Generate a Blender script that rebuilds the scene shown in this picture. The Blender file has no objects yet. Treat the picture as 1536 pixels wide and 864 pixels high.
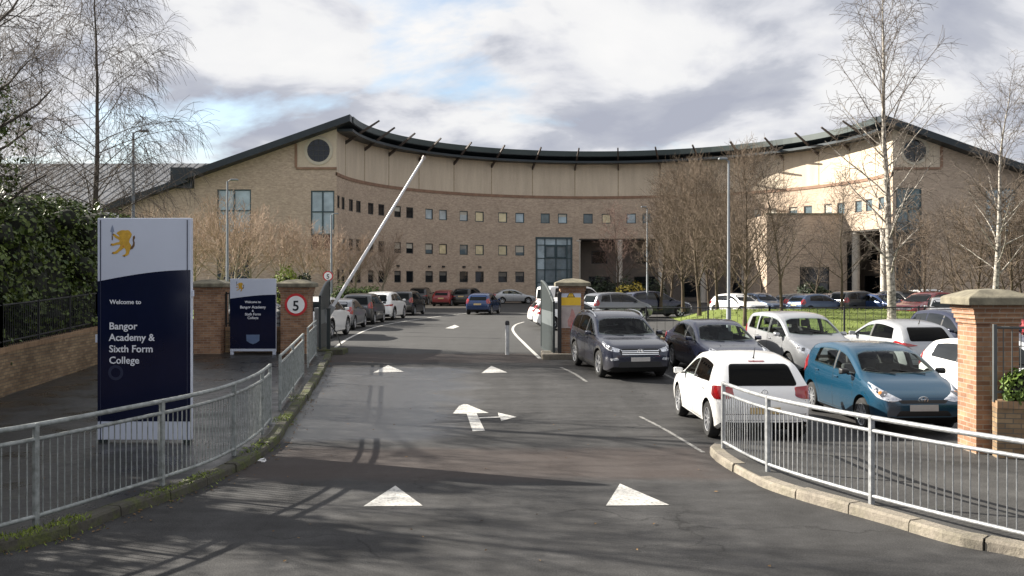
import bpy, bmesh, math, random
from mathutils import Vector, Matrix, geometry
from mathutils.bvhtree import BVHTree

random.seed(7)
R = math.radians
scene = bpy.context.scene
COL = scene.collection
EYE = 2.8            # camera height above the road
F = 1450.0           # focal length in photograph pixels
PX, PY = 768.0, 420.0


def smooth(t):
    t = max(0.0, min(1.0, t))
    return t * t * (3 - 2 * t)


def h(y):
    """height of the ground: the drive climbs gently to the gate and levels out"""
    return 0.45 * smooth((y - 17.0) / 21.0)


def G(px, py, dz=0.0):
    """survey helper: plan position (x, y) of a point dz above the ground"""
    y = 20.0
    for _ in range(40):
        y = F * (EYE - h(y) - dz) / (py - PY)
    return ((px - PX) * y / F, y)


# ------------------------------------------------------------------ objects
def tag(o, label=None, cat=None, group=None, kind=None):
    if label: o['label'] = label
    if cat: o['category'] = cat
    if group: o['group'] = group
    if kind: o['kind'] = kind
    return o


def empty(name, loc=(0, 0, 0), rz=0.0, label=None, cat=None, group=None):
    o = bpy.data.objects.new(name, None)
    COL.objects.link(o)
    o.location = loc
    o.rotation_euler = (0, 0, rz)
    o.empty_display_size = 0.2
    return tag(o, label, cat, group)


def kids(o):
    return [c for c in COL.objects if c.parent is o]


class MB:
    """collects geometry for ONE mesh object"""

    def __init__(self):
        self.v, self.f, self.m, self.uv = [], [], [], []

    def add(self, vs, fs, mi=0, uvs=None):
        b = len(self.v)
        self.v.extend(vs)
        for k, f in enumerate(fs):
            self.f.append([b + i for i in f])
            self.m.append(mi)
            self.uv.append(uvs[k] if uvs else None)
        return b

    def quad(self, a, b, c, d, mi=0, uv=None):
        self.add([a, b, c, d], [(0, 1, 2, 3)], mi, [uv] if uv else None)

    def box(self, c, s, rz=0.0, mi=0):
        cx, cy, cz = c
        sx, sy, sz = s[0] / 2, s[1] / 2, s[2] / 2
        ca, sa = math.cos(rz), math.sin(rz)
        vs = []
        for z in (-sz, sz):
            for x, y in ((-sx, -sy), (sx, -sy), (sx, sy), (-sx, sy)):
                vs.append((cx + x * ca - y * sa, cy + x * sa + y * ca, cz + z))
        self.add(vs, [(3, 2, 1, 0), (4, 5, 6, 7), (0, 1, 5, 4), (1, 2, 6, 5), (2, 3, 7, 6), (3, 0, 4, 7)], mi)

    def tube(self, pts, rad, n=8, mi=0, caps=True):
        pts = [Vector(p) for p in pts]
        if not isinstance(rad, (list, tuple)):
            rad = [rad] * len(pts)
        rings = []
        up0 = None
        for i, p in enumerate(pts):
            if i == 0: d = pts[1] - p
            elif i == len(pts) - 1: d = p - pts[i - 1]
            else: d = pts[i + 1] - pts[i - 1]
            if d.length < 1e-9: d = Vector((0, 0, 1))
            d.normalize()
            if up0 is None:
                a = Vector((0, 0, 1)) if abs(d.z) < .9 else Vector((1, 0, 0))
                up0 = (a - d * a.dot(d)).normalized()
            else:
                up0 = up0 - d * up0.dot(d)
                if up0.length < 1e-6: up0 = d.orthogonal()
                up0.normalize()
            s = d.cross(up0)
            rings.append([p + (up0 * math.cos(2 * math.pi * k / n) + s * math.sin(2 * math.pi * k / n)) * rad[i] for k in range(n)])
        b = len(self.v)
        for r in rings: self.v.extend([tuple(q) for q in r])
        for i in range(len(rings) - 1):
            for k in range(n):
                k2 = (k + 1) % n
                self.f.append([b + i * n + k, b + i * n + k2, b + (i + 1) * n + k2, b + (i + 1) * n + k])
                self.m.append(mi); self.uv.append(None)
        if caps:
            self.f.append([b + k for k in range(n)][::-1]); self.m.append(mi); self.uv.append(None)
            e = b + (len(rings) - 1) * n
            self.f.append([e + k for k in range(n)]); self.m.append(mi); self.uv.append(None)

    def lathe(self, prof, n=24, axis='z', c=(0, 0, 0), mi=0, mis=None):
        """prof: (radius, height) pairs, turned about an axis through c"""
        b = len(self.v)
        for (r, z) in prof:
            for k in range(n):
                a = 2 * math.pi * k / n
                x, y = r * math.cos(a), r * math.sin(a)
                p = (x, y, z) if axis == 'z' else ((z, x, y) if axis == 'x' else (y, z, x))
                self.v.append((p[0] + c[0], p[1] + c[1], p[2] + c[2]))
        for i in range(len(prof) - 1):
            for k in range(n):
                k2 = (k + 1) % n
                self.f.append([b + i * n + k, b + i * n + k2, b + (i + 1) * n + k2, b + (i + 1) * n + k])
                self.m.append(mis[i] if mis else mi); self.uv.append(None)

    def poly_prism(self, outline, z0, z1, mi=0):
        n = len(outline)
        vs = [(x, y, z0) for x, y in outline] + [(x, y, z1) for x, y in outline]
        fs = [tuple(range(n))[::-1], tuple(range(n, 2 * n))]
        fs += [(i, (i + 1) % n, n + (i + 1) % n, n + i) for i in range(n)]
        self.add(vs, fs, mi)

    def mesh(self, name, mats, smooth_angle=None, boxuv=False):
        me = bpy.data.meshes.new(name)
        me.from_pydata([tuple(p) for p in self.v], [], self.f)
        for mt in (mats if isinstance(mats, (list, tuple)) else [mats]):
            me.materials.append(mt)
        if len(set(self.m)) > 1 or (self.m and self.m[0]):
            me.polygons.foreach_set('material_index', self.m)
        if boxuv or any(u for u in self.uv):
            ul = me.uv_layers.new(name='UVMap')
            for p in me.polygons:
                u = self.uv[p.index]
                if u:
                    for k, li in enumerate(p.loop_indices): ul.data[li].uv = u[k]
                else:
                    n = p.normal
                    t = Vector((-n.y, n.x, 0))
                    if t.length < .2:
                        for li in p.loop_indices:
                            co = me.vertices[me.loops[li].vertex_index].co
                            ul.data[li].uv = (co.x, co.y)
                    else:
                        t.normalize()
                        for li in p.loop_indices:
                            co = me.vertices[me.loops[li].vertex_index].co
                            ul.data[li].uv = (co.dot(t), co.z)
        me.update()
        if smooth_angle is not None:
            me.shade_smooth()
            if smooth_angle < 170: me.set_sharp_from_angle(angle=R(smooth_angle))
        return me

    def build(self, name, mats, parent=None, smooth_angle=None, boxuv=False):
        o = bpy.data.objects.new(name, self.mesh(name, mats, smooth_angle, boxuv))
        COL.objects.link(o)
        if parent is not None: o.parent = parent
        return o


def fixn(o):
    bm = bmesh.new(); bm.from_mesh(o.data)
    bmesh.ops.recalc_face_normals(bm, faces=bm.faces[:])
    bm.to_mesh(o.data); bm.free()
    return o


def bevel(o, w, seg=2, angle=40):
    bm = bmesh.new(); bm.from_mesh(o.data)
    bmesh.ops.recalc_face_normals(bm, faces=bm.faces[:])
    es = [e for e in bm.edges if len(e.link_faces) == 2 and e.calc_face_angle(0) > R(angle)]
    bmesh.ops.bevel(bm, geom=es, offset=w, segments=seg, affect='EDGES', profile=.5)
    bm.to_mesh(o.data); bm.free()
    return o


# ---------------------------------------------------------------- materials
def node_mat(name):
    m = bpy.data.materials.new(name)
    m.use_nodes = True
    nt = m.node_tree
    return m, nt, nt.nodes['Principled BSDF']


def N(nt, t, **kw):
    n = nt.nodes.new(t)
    for k, v in kw.items():
        if k in n.bl_rna.properties: setattr(n, k, v)
        else: n.inputs[k].default_value = v
    return n


def noise(nt, scale, detail=4, rough=.55, vec=None, dist=0.0):
    n = N(nt, 'ShaderNodeTexNoise')
    n.inputs['Scale'].default_value = scale
    n.inputs['Detail'].default_value = detail
    n.inputs['Roughness'].default_value = rough
    n.inputs['Distortion'].default_value = dist
    if vec is not None: nt.links.new(vec, n.inputs['Vector'])
    return n.outputs['Fac']


def ramp(nt, fac, stops):
    r = N(nt, 'ShaderNodeValToRGB')
    while len(r.color_ramp.elements) < len(stops): r.color_ramp.elements.new(.5)
    for e, (p, c) in zip(r.color_ramp.elements, stops):
        e.position = p
        e.color = (c[0], c[1], c[2], 1) if isinstance(c, (tuple, list)) else (c, c, c, 1)
    nt.links.new(fac, r.inputs['Fac'])
    return r.outputs['Color']


def mixc(nt, fac, a, b, mode='MIX'):
    m = N(nt, 'ShaderNodeMix', data_type='RGBA', blend_type=mode)
    for s, v in ((m.inputs['Factor'], fac), (m.inputs['A'], a), (m.inputs['B'], b)):
        pass
    ins = [i for i in m.inputs if i.name == 'A' and i.type == 'RGBA'][0], [i for i in m.inputs if i.name == 'B' and i.type == 'RGBA'][0]
    fi = [i for i in m.inputs if i.name == 'Factor' and i.type == 'VALUE'][0]
    for s, v in ((fi, fac), (ins[0], a), (ins[1], b)):
        if hasattr(v, 'is_linked') or hasattr(v, 'links'): nt.links.new(v, s)
        elif s.type == 'RGBA': s.default_value = (v[0], v[1], v[2], 1)
        else: s.default_value = v
    return [o for o in m.outputs if o.type == 'RGBA'][0]


def math_n(nt, op, a, b=None, c=None, clamp=False):
    m = N(nt, 'ShaderNodeMath', operation=op, use_clamp=clamp)
    for i, v in enumerate((a, b, c)):
        if v is None: continue
        if hasattr(v, 'links'): nt.links.new(v, m.inputs[i])
        else: m.inputs[i].default_value = v
    return m.outputs[0]


def coords(nt, kind='Object'):
    return N(nt, 'ShaderNodeTexCoord').outputs[kind]


def world_pos(nt):
    return N(nt, 'ShaderNodeNewGeometry').outputs['Position']


def bump(nt, b, height, strength=.3, dist=.02):
    n = N(nt, 'ShaderNodeBump')
    n.inputs['Strength'].default_value = strength
    n.inputs['Distance'].default_value = dist
    nt.links.new(height, n.inputs['Height'])
    nt.links.new(n.outputs['Normal'], b.inputs['Normal'])


def simple(name, col, rough=.6, metal=0.0, var=.12, scale=6.0, spec=.5, coat=0.0, bmp=0.0):
    """plain material with a little procedural wear"""
    m, nt, b = node_mat(name)
    v = coords(nt)
    f = noise(nt, scale, 5, .6, v)
    lo = [c * (1 - var) for c in col]; hi = [min(1, c * (1 + var)) for c in col]
    nt.links.new(ramp(nt, f, [(.3, lo), (.7, hi)]), b.inputs['Base Color'])
    b.inputs['Roughness'].default_value = rough
    b.inputs['Metallic'].default_value = metal
    b.inputs['Specular IOR Level'].default_value = spec
    if coat:
        b.inputs['Coat Weight'].default_value = coat
        b.inputs['Coat Roughness'].default_value = .04
    if bmp: bump(nt, b, noise(nt, scale * 8, 3, .6, v), bmp, .01)
    return m


def paint(name, col, rough=.35, metal=.0, coat=1.0):
    """car paint with a film of road dust low on the panels"""
    m, nt, b = node_mat(name)
    v = coords(nt)
    z = N(nt, 'ShaderNodeSeparateXYZ'); nt.links.new(v, z.inputs[0])
    low = math_n(nt, 'SUBTRACT', .62, z.outputs['Z'])
    d = math_n(nt, 'MULTIPLY', low, 1.3, clamp=True)
    d2 = math_n(nt, 'MULTIPLY', d, noise(nt, 5, 5, .65, v), clamp=True)
    nt.links.new(mixc(nt, d2, col, (.13, .115, .095)), b.inputs['Base Color'])
    nt.links.new(math_n(nt, 'MULTIPLY_ADD', d2, .5, rough), b.inputs['Roughness'])
    b.inputs['Metallic'].default_value = metal
    b.inputs['Coat Weight'].default_value = coat * .7
    b.inputs['Coat Roughness'].default_value = .05
    return m


def brick(name, c1, c2, mortar, stain=.35, sc=1.0, msize=.012, big=None):
    m, nt, b = node_mat(name)
    uv = coords(nt, 'UV')
    br = N(nt, 'ShaderNodeTexBrick')
    br.offset = .5
    br.inputs['Scale'].default_value = 1.0
    br.inputs['Brick Width'].default_value = .225 * sc
    br.inputs['Row Height'].default_value = .075 * sc
    br.inputs['Mortar Size'].default_value = msize * sc * .5
    br.inputs['Mortar Smooth'].default_value = .3
    br.inputs['Bias'].default_value = 0
    for k, c in (('Color1', c1), ('Color2', c2), ('Mortar', mortar)): br.inputs[k].default_value = (*c, 1)
    nt.links.new(uv, br.inputs['Vector'])
    p = world_pos(nt)
    n1 = noise(nt, .5, 6, .65, p)
    n2 = noise(nt, 7.0, 3, .6, p)
    # patches of differently fired bricks and streaky weathering
    mp = N(nt, 'ShaderNodeMapping'); mp.inputs['Scale'].default_value = (2.2, 2.2, 7.0)
    nt.links.new(p, mp.inputs['Vector'])
    n3 = noise(nt, 1.0, 4, .7, mp.outputs[0])
    c = mixc(nt, 1.0, br.outputs['Color'], ramp(nt, n1, [(.25, 1 - stain), (.75, 1 + stain * .35)]), 'MULTIPLY')
    c = mixc(nt, 1.0, c, ramp(nt, n2, [(.2, .85), (.8, 1.12)]), 'MULTIPLY')
    c = mixc(nt, 1.0, c, ramp(nt, n3, [(.30, (.76, .73, .72)), (.5, (.97, .95, .94)), (.66, (1.10, 1.08, 1.04))]), 'MULTIPLY')
    nt.links.new(c, b.inputs['Base Color'])
    b.inputs['Roughness'].default_value = .9
    b.inputs['Specular IOR Level'].default_value = .2
    bump(nt, b, br.outputs['Fac'], -.35, .006)
    return m


M = {}


def make_materials():
    # --- asphalt: two ages of tarmac, worn stone, damp patch by the left kerb
    m, nt, b = node_mat('asphalt')
    p = world_pos(nt)
    fine = noise(nt, 60, 3, .7, p)
    med = noise(nt, 4.5, 6, .65, p)
    mp = N(nt, 'ShaderNodeMapping'); mp.inputs['Scale'].default_value = (.35, 1.6, 1.0)
    nt.links.new(p, mp.inputs['Vector'])
    streak = noise(nt, 1.1, 5, .6, mp.outputs[0])
    mp2 = N(nt, 'ShaderNodeMapping'); mp2.inputs['Scale'].default_value = (1.4, .12, 1.0)
    nt.links.new(p, mp2.inputs['Vector'])
    tracks = noise(nt, 1.0, 3, .5, mp2.outputs[0])
    c = ramp(nt, fine, [(.25, (.024, .024, .0245)), (.5, (.043, .0425, .043)), (.8, (.098, .096, .093))])
    c = mixc(nt, 1.0, c, ramp(nt, med, [(.25, .72), (.75, 1.22)]), 'MULTIPLY')
    c = mixc(nt, 1.0, c, ramp(nt, streak, [(.3, .72), (.7, 1.2)]), 'MULTIPLY')
    c = mixc(nt, 1.0, c, ramp(nt, tracks, [(.35, .82), (.65, 1.12)]), 'MULTIPLY')
    s = N(nt, 'ShaderNodeSeparateXYZ'); nt.links.new(p, s.inputs[0])
    X, Y = s.outputs['X'], s.outputs['Y']
    wob = noise(nt, .8, 4, .6, p)

    def band(val, lo, hi, soft):
        a = math_n(nt, 'MULTIPLY', math_n(nt, 'SUBTRACT', val, lo), 1 / soft, clamp=True)
        e = math_n(nt, 'MULTIPLY', math_n(nt, 'SUBTRACT', hi, val), 1 / soft, clamp=True)
        return math_n(nt, 'MULTIPLY', a, e)
    Yw = math_n(nt, 'MULTIPLY_ADD', math_n(nt, 'SUBTRACT', wob, .5), 1.2, Y)
    Xw = math_n(nt, 'MULTIPLY_ADD', math_n(nt, 'SUBTRACT', wob, .5), 1.6, X)
    # hairline cracks and old trench edges
    vo = N(nt, 'ShaderNodeTexVoronoi', feature='DISTANCE_TO_EDGE'); vo.inputs['Scale'].default_value = .33
    wv = N(nt, 'ShaderNodeVectorMath', operation='ADD')
    nz = N(nt, 'ShaderNodeTexNoise'); nz.inputs['Scale'].default_value = 1.3; nz.inputs['Detail'].default_value = 6
    nt.links.new(p, nz.inputs['Vector']); nt.links.new(p, wv.inputs[0]); nt.links.new(nz.outputs['Color'], wv.inputs[1])
    nt.links.new(wv.outputs[0], vo.inputs['Vector'])
    ck = ramp(nt, vo.outputs['Distance'], [(.0, .45), (.006, 1.0)])
    c = mixc(nt, 1.0, c, mixc(nt, ramp(nt, noise(nt, .5, 2, .5, p), [(.45, 0), (.55, 1)]), (1, 1, 1), ck), 'MULTIPLY')
    speck = ramp(nt, noise(nt, 150, 2, .6, p), [(.62, 0), (.72, .5)])
    c = mixc(nt, speck, c, (.16, .155, .15))
    # reddish worn surfacing across the two speed humps
    hump1 = math_n(nt, 'MULTIPLY', band(Yw, 13.3, 16.3, .5), band(Xw, -4.4, 3.6, .8))
    hump2 = math_n(nt, 'MULTIPLY', band(Yw, 29.2, 32.0, .3), band(Xw, -6.2, 1.4, .5))
    red = math_n(nt, 'MULTIPLY', math_n(nt, 'MAXIMUM', hump1, hump2), .42)
    c = mixc(nt, red, c, mixc(nt, 1.0, (.070, .049, .041), ramp(nt, fine, [(.2, .6), (.8, 1.35)]), 'MULTIPLY'))
    # newer, paler tarmac past the gate
    far = math_n(nt, 'MULTIPLY', math_n(nt, 'SUBTRACT', Y, 32.2), 2.0, clamp=True)
    c = mixc(nt, math_n(nt, 'MULTIPLY', far, .45), c, (.070, .070, .069))
    wet = math_n(nt, 'MULTIPLY', band(Yw, 16.6, 28.5, .6), band(Xw, -6.5, -.75, 1.0))
    wet = math_n(nt, 'MULTIPLY', wet, ramp(nt, noise(nt, .55, 5, .65, p), [(.28, .35), (.5, 1.0)]))
    c = mixc(nt, math_n(nt, 'MULTIPLY', wet, .35), c, (.02, .021, .024))
    nt.links.new(c, b.inputs['Base Color'])
    ro = ramp(nt, wet, [(0, .82), (.9, .30)])
    nt.links.new(ro, b.inputs['Roughness'])
    nt.links.new(math_n(nt, 'MULTIPLY_ADD', wet, .75, .22), b.inputs['Specular IOR Level'])
    hh = math_n(nt, 'MULTIPLY', fine, math_n(nt, 'SUBTRACT', 1.0, math_n(nt, 'MULTIPLY', wet, .75)))
    bump(nt, b, hh, .55, .012)
    M['asphalt'] = m

    # faint old paint
    m, nt, b = node_mat('road_paint_faint')
    p = world_pos(nt)
    nt.links.new(ramp(nt, noise(nt, 16, 6, .75, p), [(.40, (.05, .05, .05)), (.62, (.32, .315, .30))]), b.inputs['Base Color']); b.inputs['Roughness'].default_value = .8
    M['road_paint_faint'] = m

    # --- pavement tarmac (left one is wet)
    for nm, rough, lo, hi in (('pavement_wet', .30, .008, .028), ('pavement_dry', .85, .030, .085)):
        m, nt, b = node_mat(nm)
        p = world_pos(nt)
        f = noise(nt, 45, 3, .7, p); g = noise(nt, 1.6, 6, .65, p)
        c = ramp(nt, f, [(.25, (lo, lo * .98, lo * .96)), (.8, (hi, hi * .98, hi * .94))])
        c = mixc(nt, 1.0, c, ramp(nt, g, [(.3, .65), (.7, 1.25)]), 'MULTIPLY')
        c = mixc(nt, ramp(nt, noise(nt, 2.3, 6, .7, p), [(.6, 0), (.75, .35)]), c, (.05, .06, .02))
        nt.links.new(c, b.inputs['Base Color'])
        b.inputs['Specular IOR Level'].default_value = .6 if nm == 'pavement_wet' else .26
        if nm == 'pavement_wet':
            nt.links.new(ramp(nt, noise(nt, .9, 6, .7, p), [(.35, .2), (.65, .6)]), b.inputs['Roughness'])
        else: b.inputs['Roughness'].default_value = rough
        bump(nt, b, f, .5, .01)
        M[nm] = m

    # --- kerb stone, clean and mossy
    for nm, col, moss in (('kerb_clean', (.25, .22, .18), .15), ('kerb_mossy', (.075, .07, .055), .85)):
        m, nt, b = node_mat(nm)
        p = world_pos(nt)
        c = ramp(nt, noise(nt, 18, 6, .7, p), [(.25, [k * .6 for k in col]), (.75, [k * 1.2 for k in col])])
        c = mixc(nt, 1.0, c, ramp(nt, noise(nt, 1.7, 4, .6, p), [(.3, .7), (.7, 1.15)]), 'MULTIPLY')
        mo = ramp(nt, noise(nt, 3.2, 6, .7, p), [(.45, 0), (.6, moss)])
        c = mixc(nt, mo, c, ramp(nt, noise(nt, 30, 3, .6, p), [(.3, (.025, .035, .008)), (.8, (.13, .15, .03))]))
        nt.links.new(c, b.inputs['Base Color'])
        b.inputs['Roughness'].default_value = .92
        bump(nt, b, noise(nt, 26, 6, .7, p), .7, .02)
        M[nm] = m

    # --- worn white road paint
    m, nt, b = node_mat('road_paint')
    p = world_pos(nt)
    w = ramp(nt, noise(nt, 22, 6, .75, p), [(.36, (.16, .155, .145)), (.5, (.54, .53, .50)), (.8, (.62, .61, .58))])
    w = mixc(nt, 1.0, w, ramp(nt, noise(nt, 2.1, 4, .6, p), [(.3, .72), (.6, 1.0)]), 'MULTIPLY')
    nt.links.new(w, b.inputs['Base Color']); b.inputs['Roughness'].default_value = .75
    M['road_paint'] = m

    M['brick_main'] = brick('brick_buff', (.52, .425, .335), (.42, .34, .268), (.38, .33, .275), .16)
    M['brick_pillar'] = brick('brick_red_buff', (.36, .215, .132), (.22, .118, .075), (.31, .265, .215), .25, msize=.016)
    M['brick_wall'] = brick('brick_wall_brown', (.31, .225, .135), (.19, .13, .08), (.13, .115, .095), .5, msize=.018)
    # smooth blockwork band under the eaves
    m, nt, b = node_mat('block_cream')
    p = world_pos(nt)
    mp = N(nt, 'ShaderNodeMapping'); mp.inputs['Scale'].default_value = (1.4, 1.4, .18)
    nt.links.new(p, mp.inputs['Vector'])
    c = ramp(nt, noise(nt, 1.2, 6, .65, mp.outputs[0]), [(.3, (.46, .39, .305)), (.65, (.56, .48, .375))])
    c = mixc(nt, 1.0, c, ramp(nt, noise(nt, 9, 4, .6, p), [(.3, .93), (.7, 1.05)]), 'MULTIPLY')
    nt.links.new(c, b.inputs['Base Color']); b.inputs['Roughness'].default_value = .9
    M['block'] = m
    M['band'] = simple('band_brown', (.23, .14, .095), .85, var=.2, scale=2)
    M['joint'] = simple('joint_brown', (.34, .275, .195), .9, var=.25, scale=3)
    M['roof_dark'] = simple('roof_green_black', (.018, .026, .032), .45, metal=.3, var=.2, scale=1.2)
    M['roof_grey'] = simple('roof_grey_metal', (.085, .09, .10), .6, var=.1, scale=.4)
    M['teal_frame'] = simple('window_frame_teal', (.018, .045, .055), .4, var=.15)
    M['dark_frame'] = simple('window_frame_dark', (.025, .028, .03), .5, var=.15)
    M['ring'] = simple('ring_cream', (.46, .42, .34), .8, var=.08)
    M['concrete'] = simple('column_concrete', (.46, .43, .38), .85, var=.12, scale=2.5)
    M['cap_stone'] = simple('cap_stone', (.16, .145, .105), .95, var=.4, scale=5, bmp=.5)
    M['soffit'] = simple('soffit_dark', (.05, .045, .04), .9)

    def glass(nm, col, rough=.03):
        m, nt, b = node_mat(nm)
        v = world_pos(nt)
        nt.links.new(ramp(nt, noise(nt, .8, 3, .6, v), [(.3, [k * .7 for k in col]), (.7, [k * 1.3 for k in col])]), b.inputs['Base Color'])
        b.inputs['Roughness'].default_value = rough
        b.inputs['IOR'].default_value = 1.5
        bump(nt, b, noise(nt, .6, 2, .5, v), .04, .1)
        return m
    M['glass_dark'] = glass('glass_dark', (.012, .015, .018))
    M['glass_mid'] = glass('glass_mid', (.10, .135, .155))
    M['glass_pale'] = glass('glass_pale', (.30, .38, .43), .12)
    M['blind'] = glass('glass_cream_blind', (.55, .48, .30), .25)
    M['car_glass'] = glass('car_glass', (.006, .008, .009), .02)
    M['car_glass'].node_tree.nodes['Principled BSDF'].inputs['Specular IOR Level'].default_value = .11
    def clear(nm, tint):
        m, nt, b = node_mat(nm)
        out = nt.nodes['Material Output']; nt.nodes.remove(b)
        tr = N(nt, 'ShaderNodeBsdfTransparent'); tr.inputs['Color'].default_value = (*tint, 1)
        gl_ = N(nt, 'ShaderNodeBsdfGlossy'); gl_.inputs['Roughness'].default_value = .015
        fr = N(nt, 'ShaderNodeFresnel'); fr.inputs['IOR'].default_value = 1.22
        bf = N(nt, 'ShaderNodeNewGeometry').outputs['Backfacing']
        frf = math_n(nt, 'MULTIPLY', fr.outputs[0], math_n(nt, 'SUBTRACT', 1.0, bf))
        v = world_pos(nt)
        tr2 = ramp(nt, noise(nt, 9, 4, .6, v), [(.3, [k * .9 for k in tint]), (.7, tint)])
        nt.links.new(tr2, tr.inputs['Color'])
        mx = N(nt, 'ShaderNodeMixShader'); nt.links.new(frf, mx.inputs[0])
        nt.links.new(tr.outputs[0], mx.inputs[1]); nt.links.new(gl_.outputs[0], mx.inputs[2]); nt.links.new(mx.outputs[0], out.inputs['Surface'])
        return m
    M['glass_clear'] = clear('car_glass_clear', (.80, .86, .83))
    M['glass_privacy'] = clear('car_glass_privacy', (.06, .065, .07))
    M['interior'] = simple('car_interior', (.022, .022, .024), .8, var=.3)
    M['seat_cloth'] = simple('seat_cloth', (.05, .05, .055), .9, var=.3, scale=14)
    M['bollard_grey'] = simple('bollard_grey', (.42, .43, .44), .55, var=.2)
    M['car_side_glass'] = glass('car_side_glass', (.008, .010, .012), .02)
    M['window_red'] = simple('spandrel_red', (.11, .045, .035), .6)

    # --- metals, plastics
    m, nt, b = node_mat('galvanised')
    p = world_pos(nt)
    nt.links.new(ramp(nt, noise(nt, 14, 5, .65, p), [(.25, (.16, .165, .165)), (.5, (.28, .29, .30)), (.75, (.40, .41, .42))]), b.inputs['Base Color'])
    b.inputs['Metallic'].default_value = .35; b.inputs['Roughness'].default_value = .5
    M['galv'] = m
    m, nt, b = node_mat('galvanised_weathered')
    p = world_pos(nt)
    c = ramp(nt, noise(nt, 10, 5, .65, p), [(.25, (.12, .125, .115)), (.5, (.24, .26, .255)), (.75, (.36, .38, .375))])
    nt.links.new(c, b.inputs['Base Color'])
    b.inputs['Metallic'].default_value = .2; b.inputs['Roughness'].default_value = .6
    M['galv_old'] = m
    M['lamp_steel'] = simple('lamp_steel', (.20, .22, .24), .55, metal=.2)
    M['black_iron'] = simple('black_iron', (.014, .015, .016), .55, var=.3)
    M['gate_green'] = simple('gate_green_grey', (.016, .025, .027), .5, var=.15)
    M['gate_pale'] = simple('gate_pale_panel', (.085, .10, .105), .5, var=.08)
    M['white_pole'] = simple('barrier_white', (.74, .74, .76), .45, var=.08, scale=3)
    M['cabinet'] = simple('cabinet_grey', (.30, .31, .32), .5)
    M['sign_white'] = simple('sign_white', (.50, .54, .64), .35, var=.04, scale=1)
    M['sign_navy'] = simple('sign_navy', (.006, .009, .030), .10, var=.15, scale=1, spec=.5)
    M['sign_text'] = simple('sign_text', (.68, .70, .76), .4, var=.03)
    M['sign_red'] = simple('sign_red', (.50, .025, .03), .4, var=.05)
    M['sign_disc'] = simple('sign_disc_white', (.78, .78, .78), .4, var=.04)
    M['sign_black'] = simple('sign_black', (.012, .012, .016), .45)
    M['sign_yellow'] = simple('sign_yellow', (.72, .46, .02), .45, var=.06)
    M['sign_pinkish'] = simple('sign_faded_pink', (.42, .22, .20), .6, var=.3, scale=7)
    M['sign_grey'] = simple('sign_faded_grey', (.40, .35, .33), .6, var=.2, scale=4)
    M['gold'] = simple('emblem_gold', (.52, .30, .025), .45, var=.2, scale=16)
    M['emblem_blue'] = simple('emblem_blue_grey', (.20, .24, .33), .5)
    M['emblem_dark'] = simple('emblem_brown', (.12, .06, .02), .5)
    M['shield'] = simple('shield_blue', (.10, .15, .26), .5)
    M['navy_faint'] = simple('navy_faint', (.02, .025, .055), .3)
    M['plastic_black'] = simple('plastic_black', (.014, .014, .015), .55)
    M['tyre'] = simple('tyre', (.018, .018, .018), .85, var=.3, scale=12)
    M['alloy'] = simple('alloy', (.50, .51, .53), .32, metal=.75, var=.1)
    M['chrome'] = simple('chrome', (.75, .76, .78), .12, metal=1.0, var=.03)
    M['arch'] = simple('wheel_arch', (.008, .008, .008), .95)
    M['lens'] = simple('headlight_lens', (.62, .64, .68), .06, metal=.35, var=.35, scale=22, coat=1)
    M['lens_dark'] = simple('headlight_inner', (.10, .10, .11), .1, metal=.5, coat=1)
    M['amber'] = simple('indicator_amber', (.55, .20, .02), .15, coat=1)
    M['tail'] = simple('tail_red', (.26, .008, .010), .12, var=.3, scale=18, coat=1)
    M['plate_white'] = simple('plate_pale', (.42, .40, .38), .5, var=.1, scale=9)
    M['plate_yellow'] = simple('plate_tan', (.50, .37, .17), .5, var=.1, scale=9)
    M['bollard_cap'] = M['sign_black']

    # --- vegetation
    def bark(nm, c1, c2, sc=6, stretch=.25):
        m, nt, b = node_mat(nm)
        v = coords(nt)
        mp = N(nt, 'ShaderNodeMapping'); mp.inputs['Scale'].default_value = (1, 1, stretch)
        nt.links.new(v, mp.inputs['Vector'])
        nt.links.new(ramp(nt, noise(nt, sc, 5, .65, mp.outputs[0]), [(.35, c1), (.65, c2)]), b.inputs['Base Color'])
        b.inputs['Roughness'].default_value = .9; b.inputs['Specular IOR Level'].default_value = .2
        return m
    M['bark_brown'] = bark('bark_brown', (.055, .042, .03), (.12, .095, .066))
    M['twig_brown'] = bark('twig_brown', (.10, .077, .058), (.175, .135, .10))
    M['twig_tan'] = bark('twig_tan', (.24, .175, .13), (.37, .28, .21))
    M['bark_pale'] = bark('bark_pale', (.16, .14, .10), (.30, .26, .195))
    M['twig_grey'] = bark('twig_grey', (.085, .07, .058), (.15, .125, .105))
    M['twig_mauve'] = bark('twig_mauve', (.12, .078, .066), (.2, .135, .11))
    M['bark_birch'] = bark('bark_birch', (.05, .045, .04), (.52, .48, .42), 5, 1.6)
    M['bark_dark'] = bark('bark_dark', (.045, .038, .032), (.11, .095, .08))

    def leaf(nm, c1, c2, rough=.35):
        m, nt, b = node_mat(nm)
        g = N(nt, 'ShaderNodeNewGeometry')
        rnd = g.outputs['Random Per Island']
        c = ramp(nt, rnd, [(0, c1), (1, c2)])
        c = mixc(nt, 1.0, c, ramp(nt, noise(nt, 1.3, 3, .6, g.outputs['Position']), [(.3, .7), (.7, 1.25)]), 'MULTIPLY')
        nt.links.new(c, b.inputs['Base Color'])
        b.inputs['Roughness'].default_value = rough
        b.inputs['Specular IOR Level'].default_value = .28
        return m
    M['leaf_ivy'] = leaf('leaf_ivy', (.026, .050, .009), (.115, .150, .030), .42)
    M['leaf_dark'] = leaf('leaf_dark', (.012, .022, .010), (.030, .046, .018), .5)
    M['leaf_green'] = leaf('leaf_green', (.05, .09, .015), (.13, .19, .035), .5)
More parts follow.
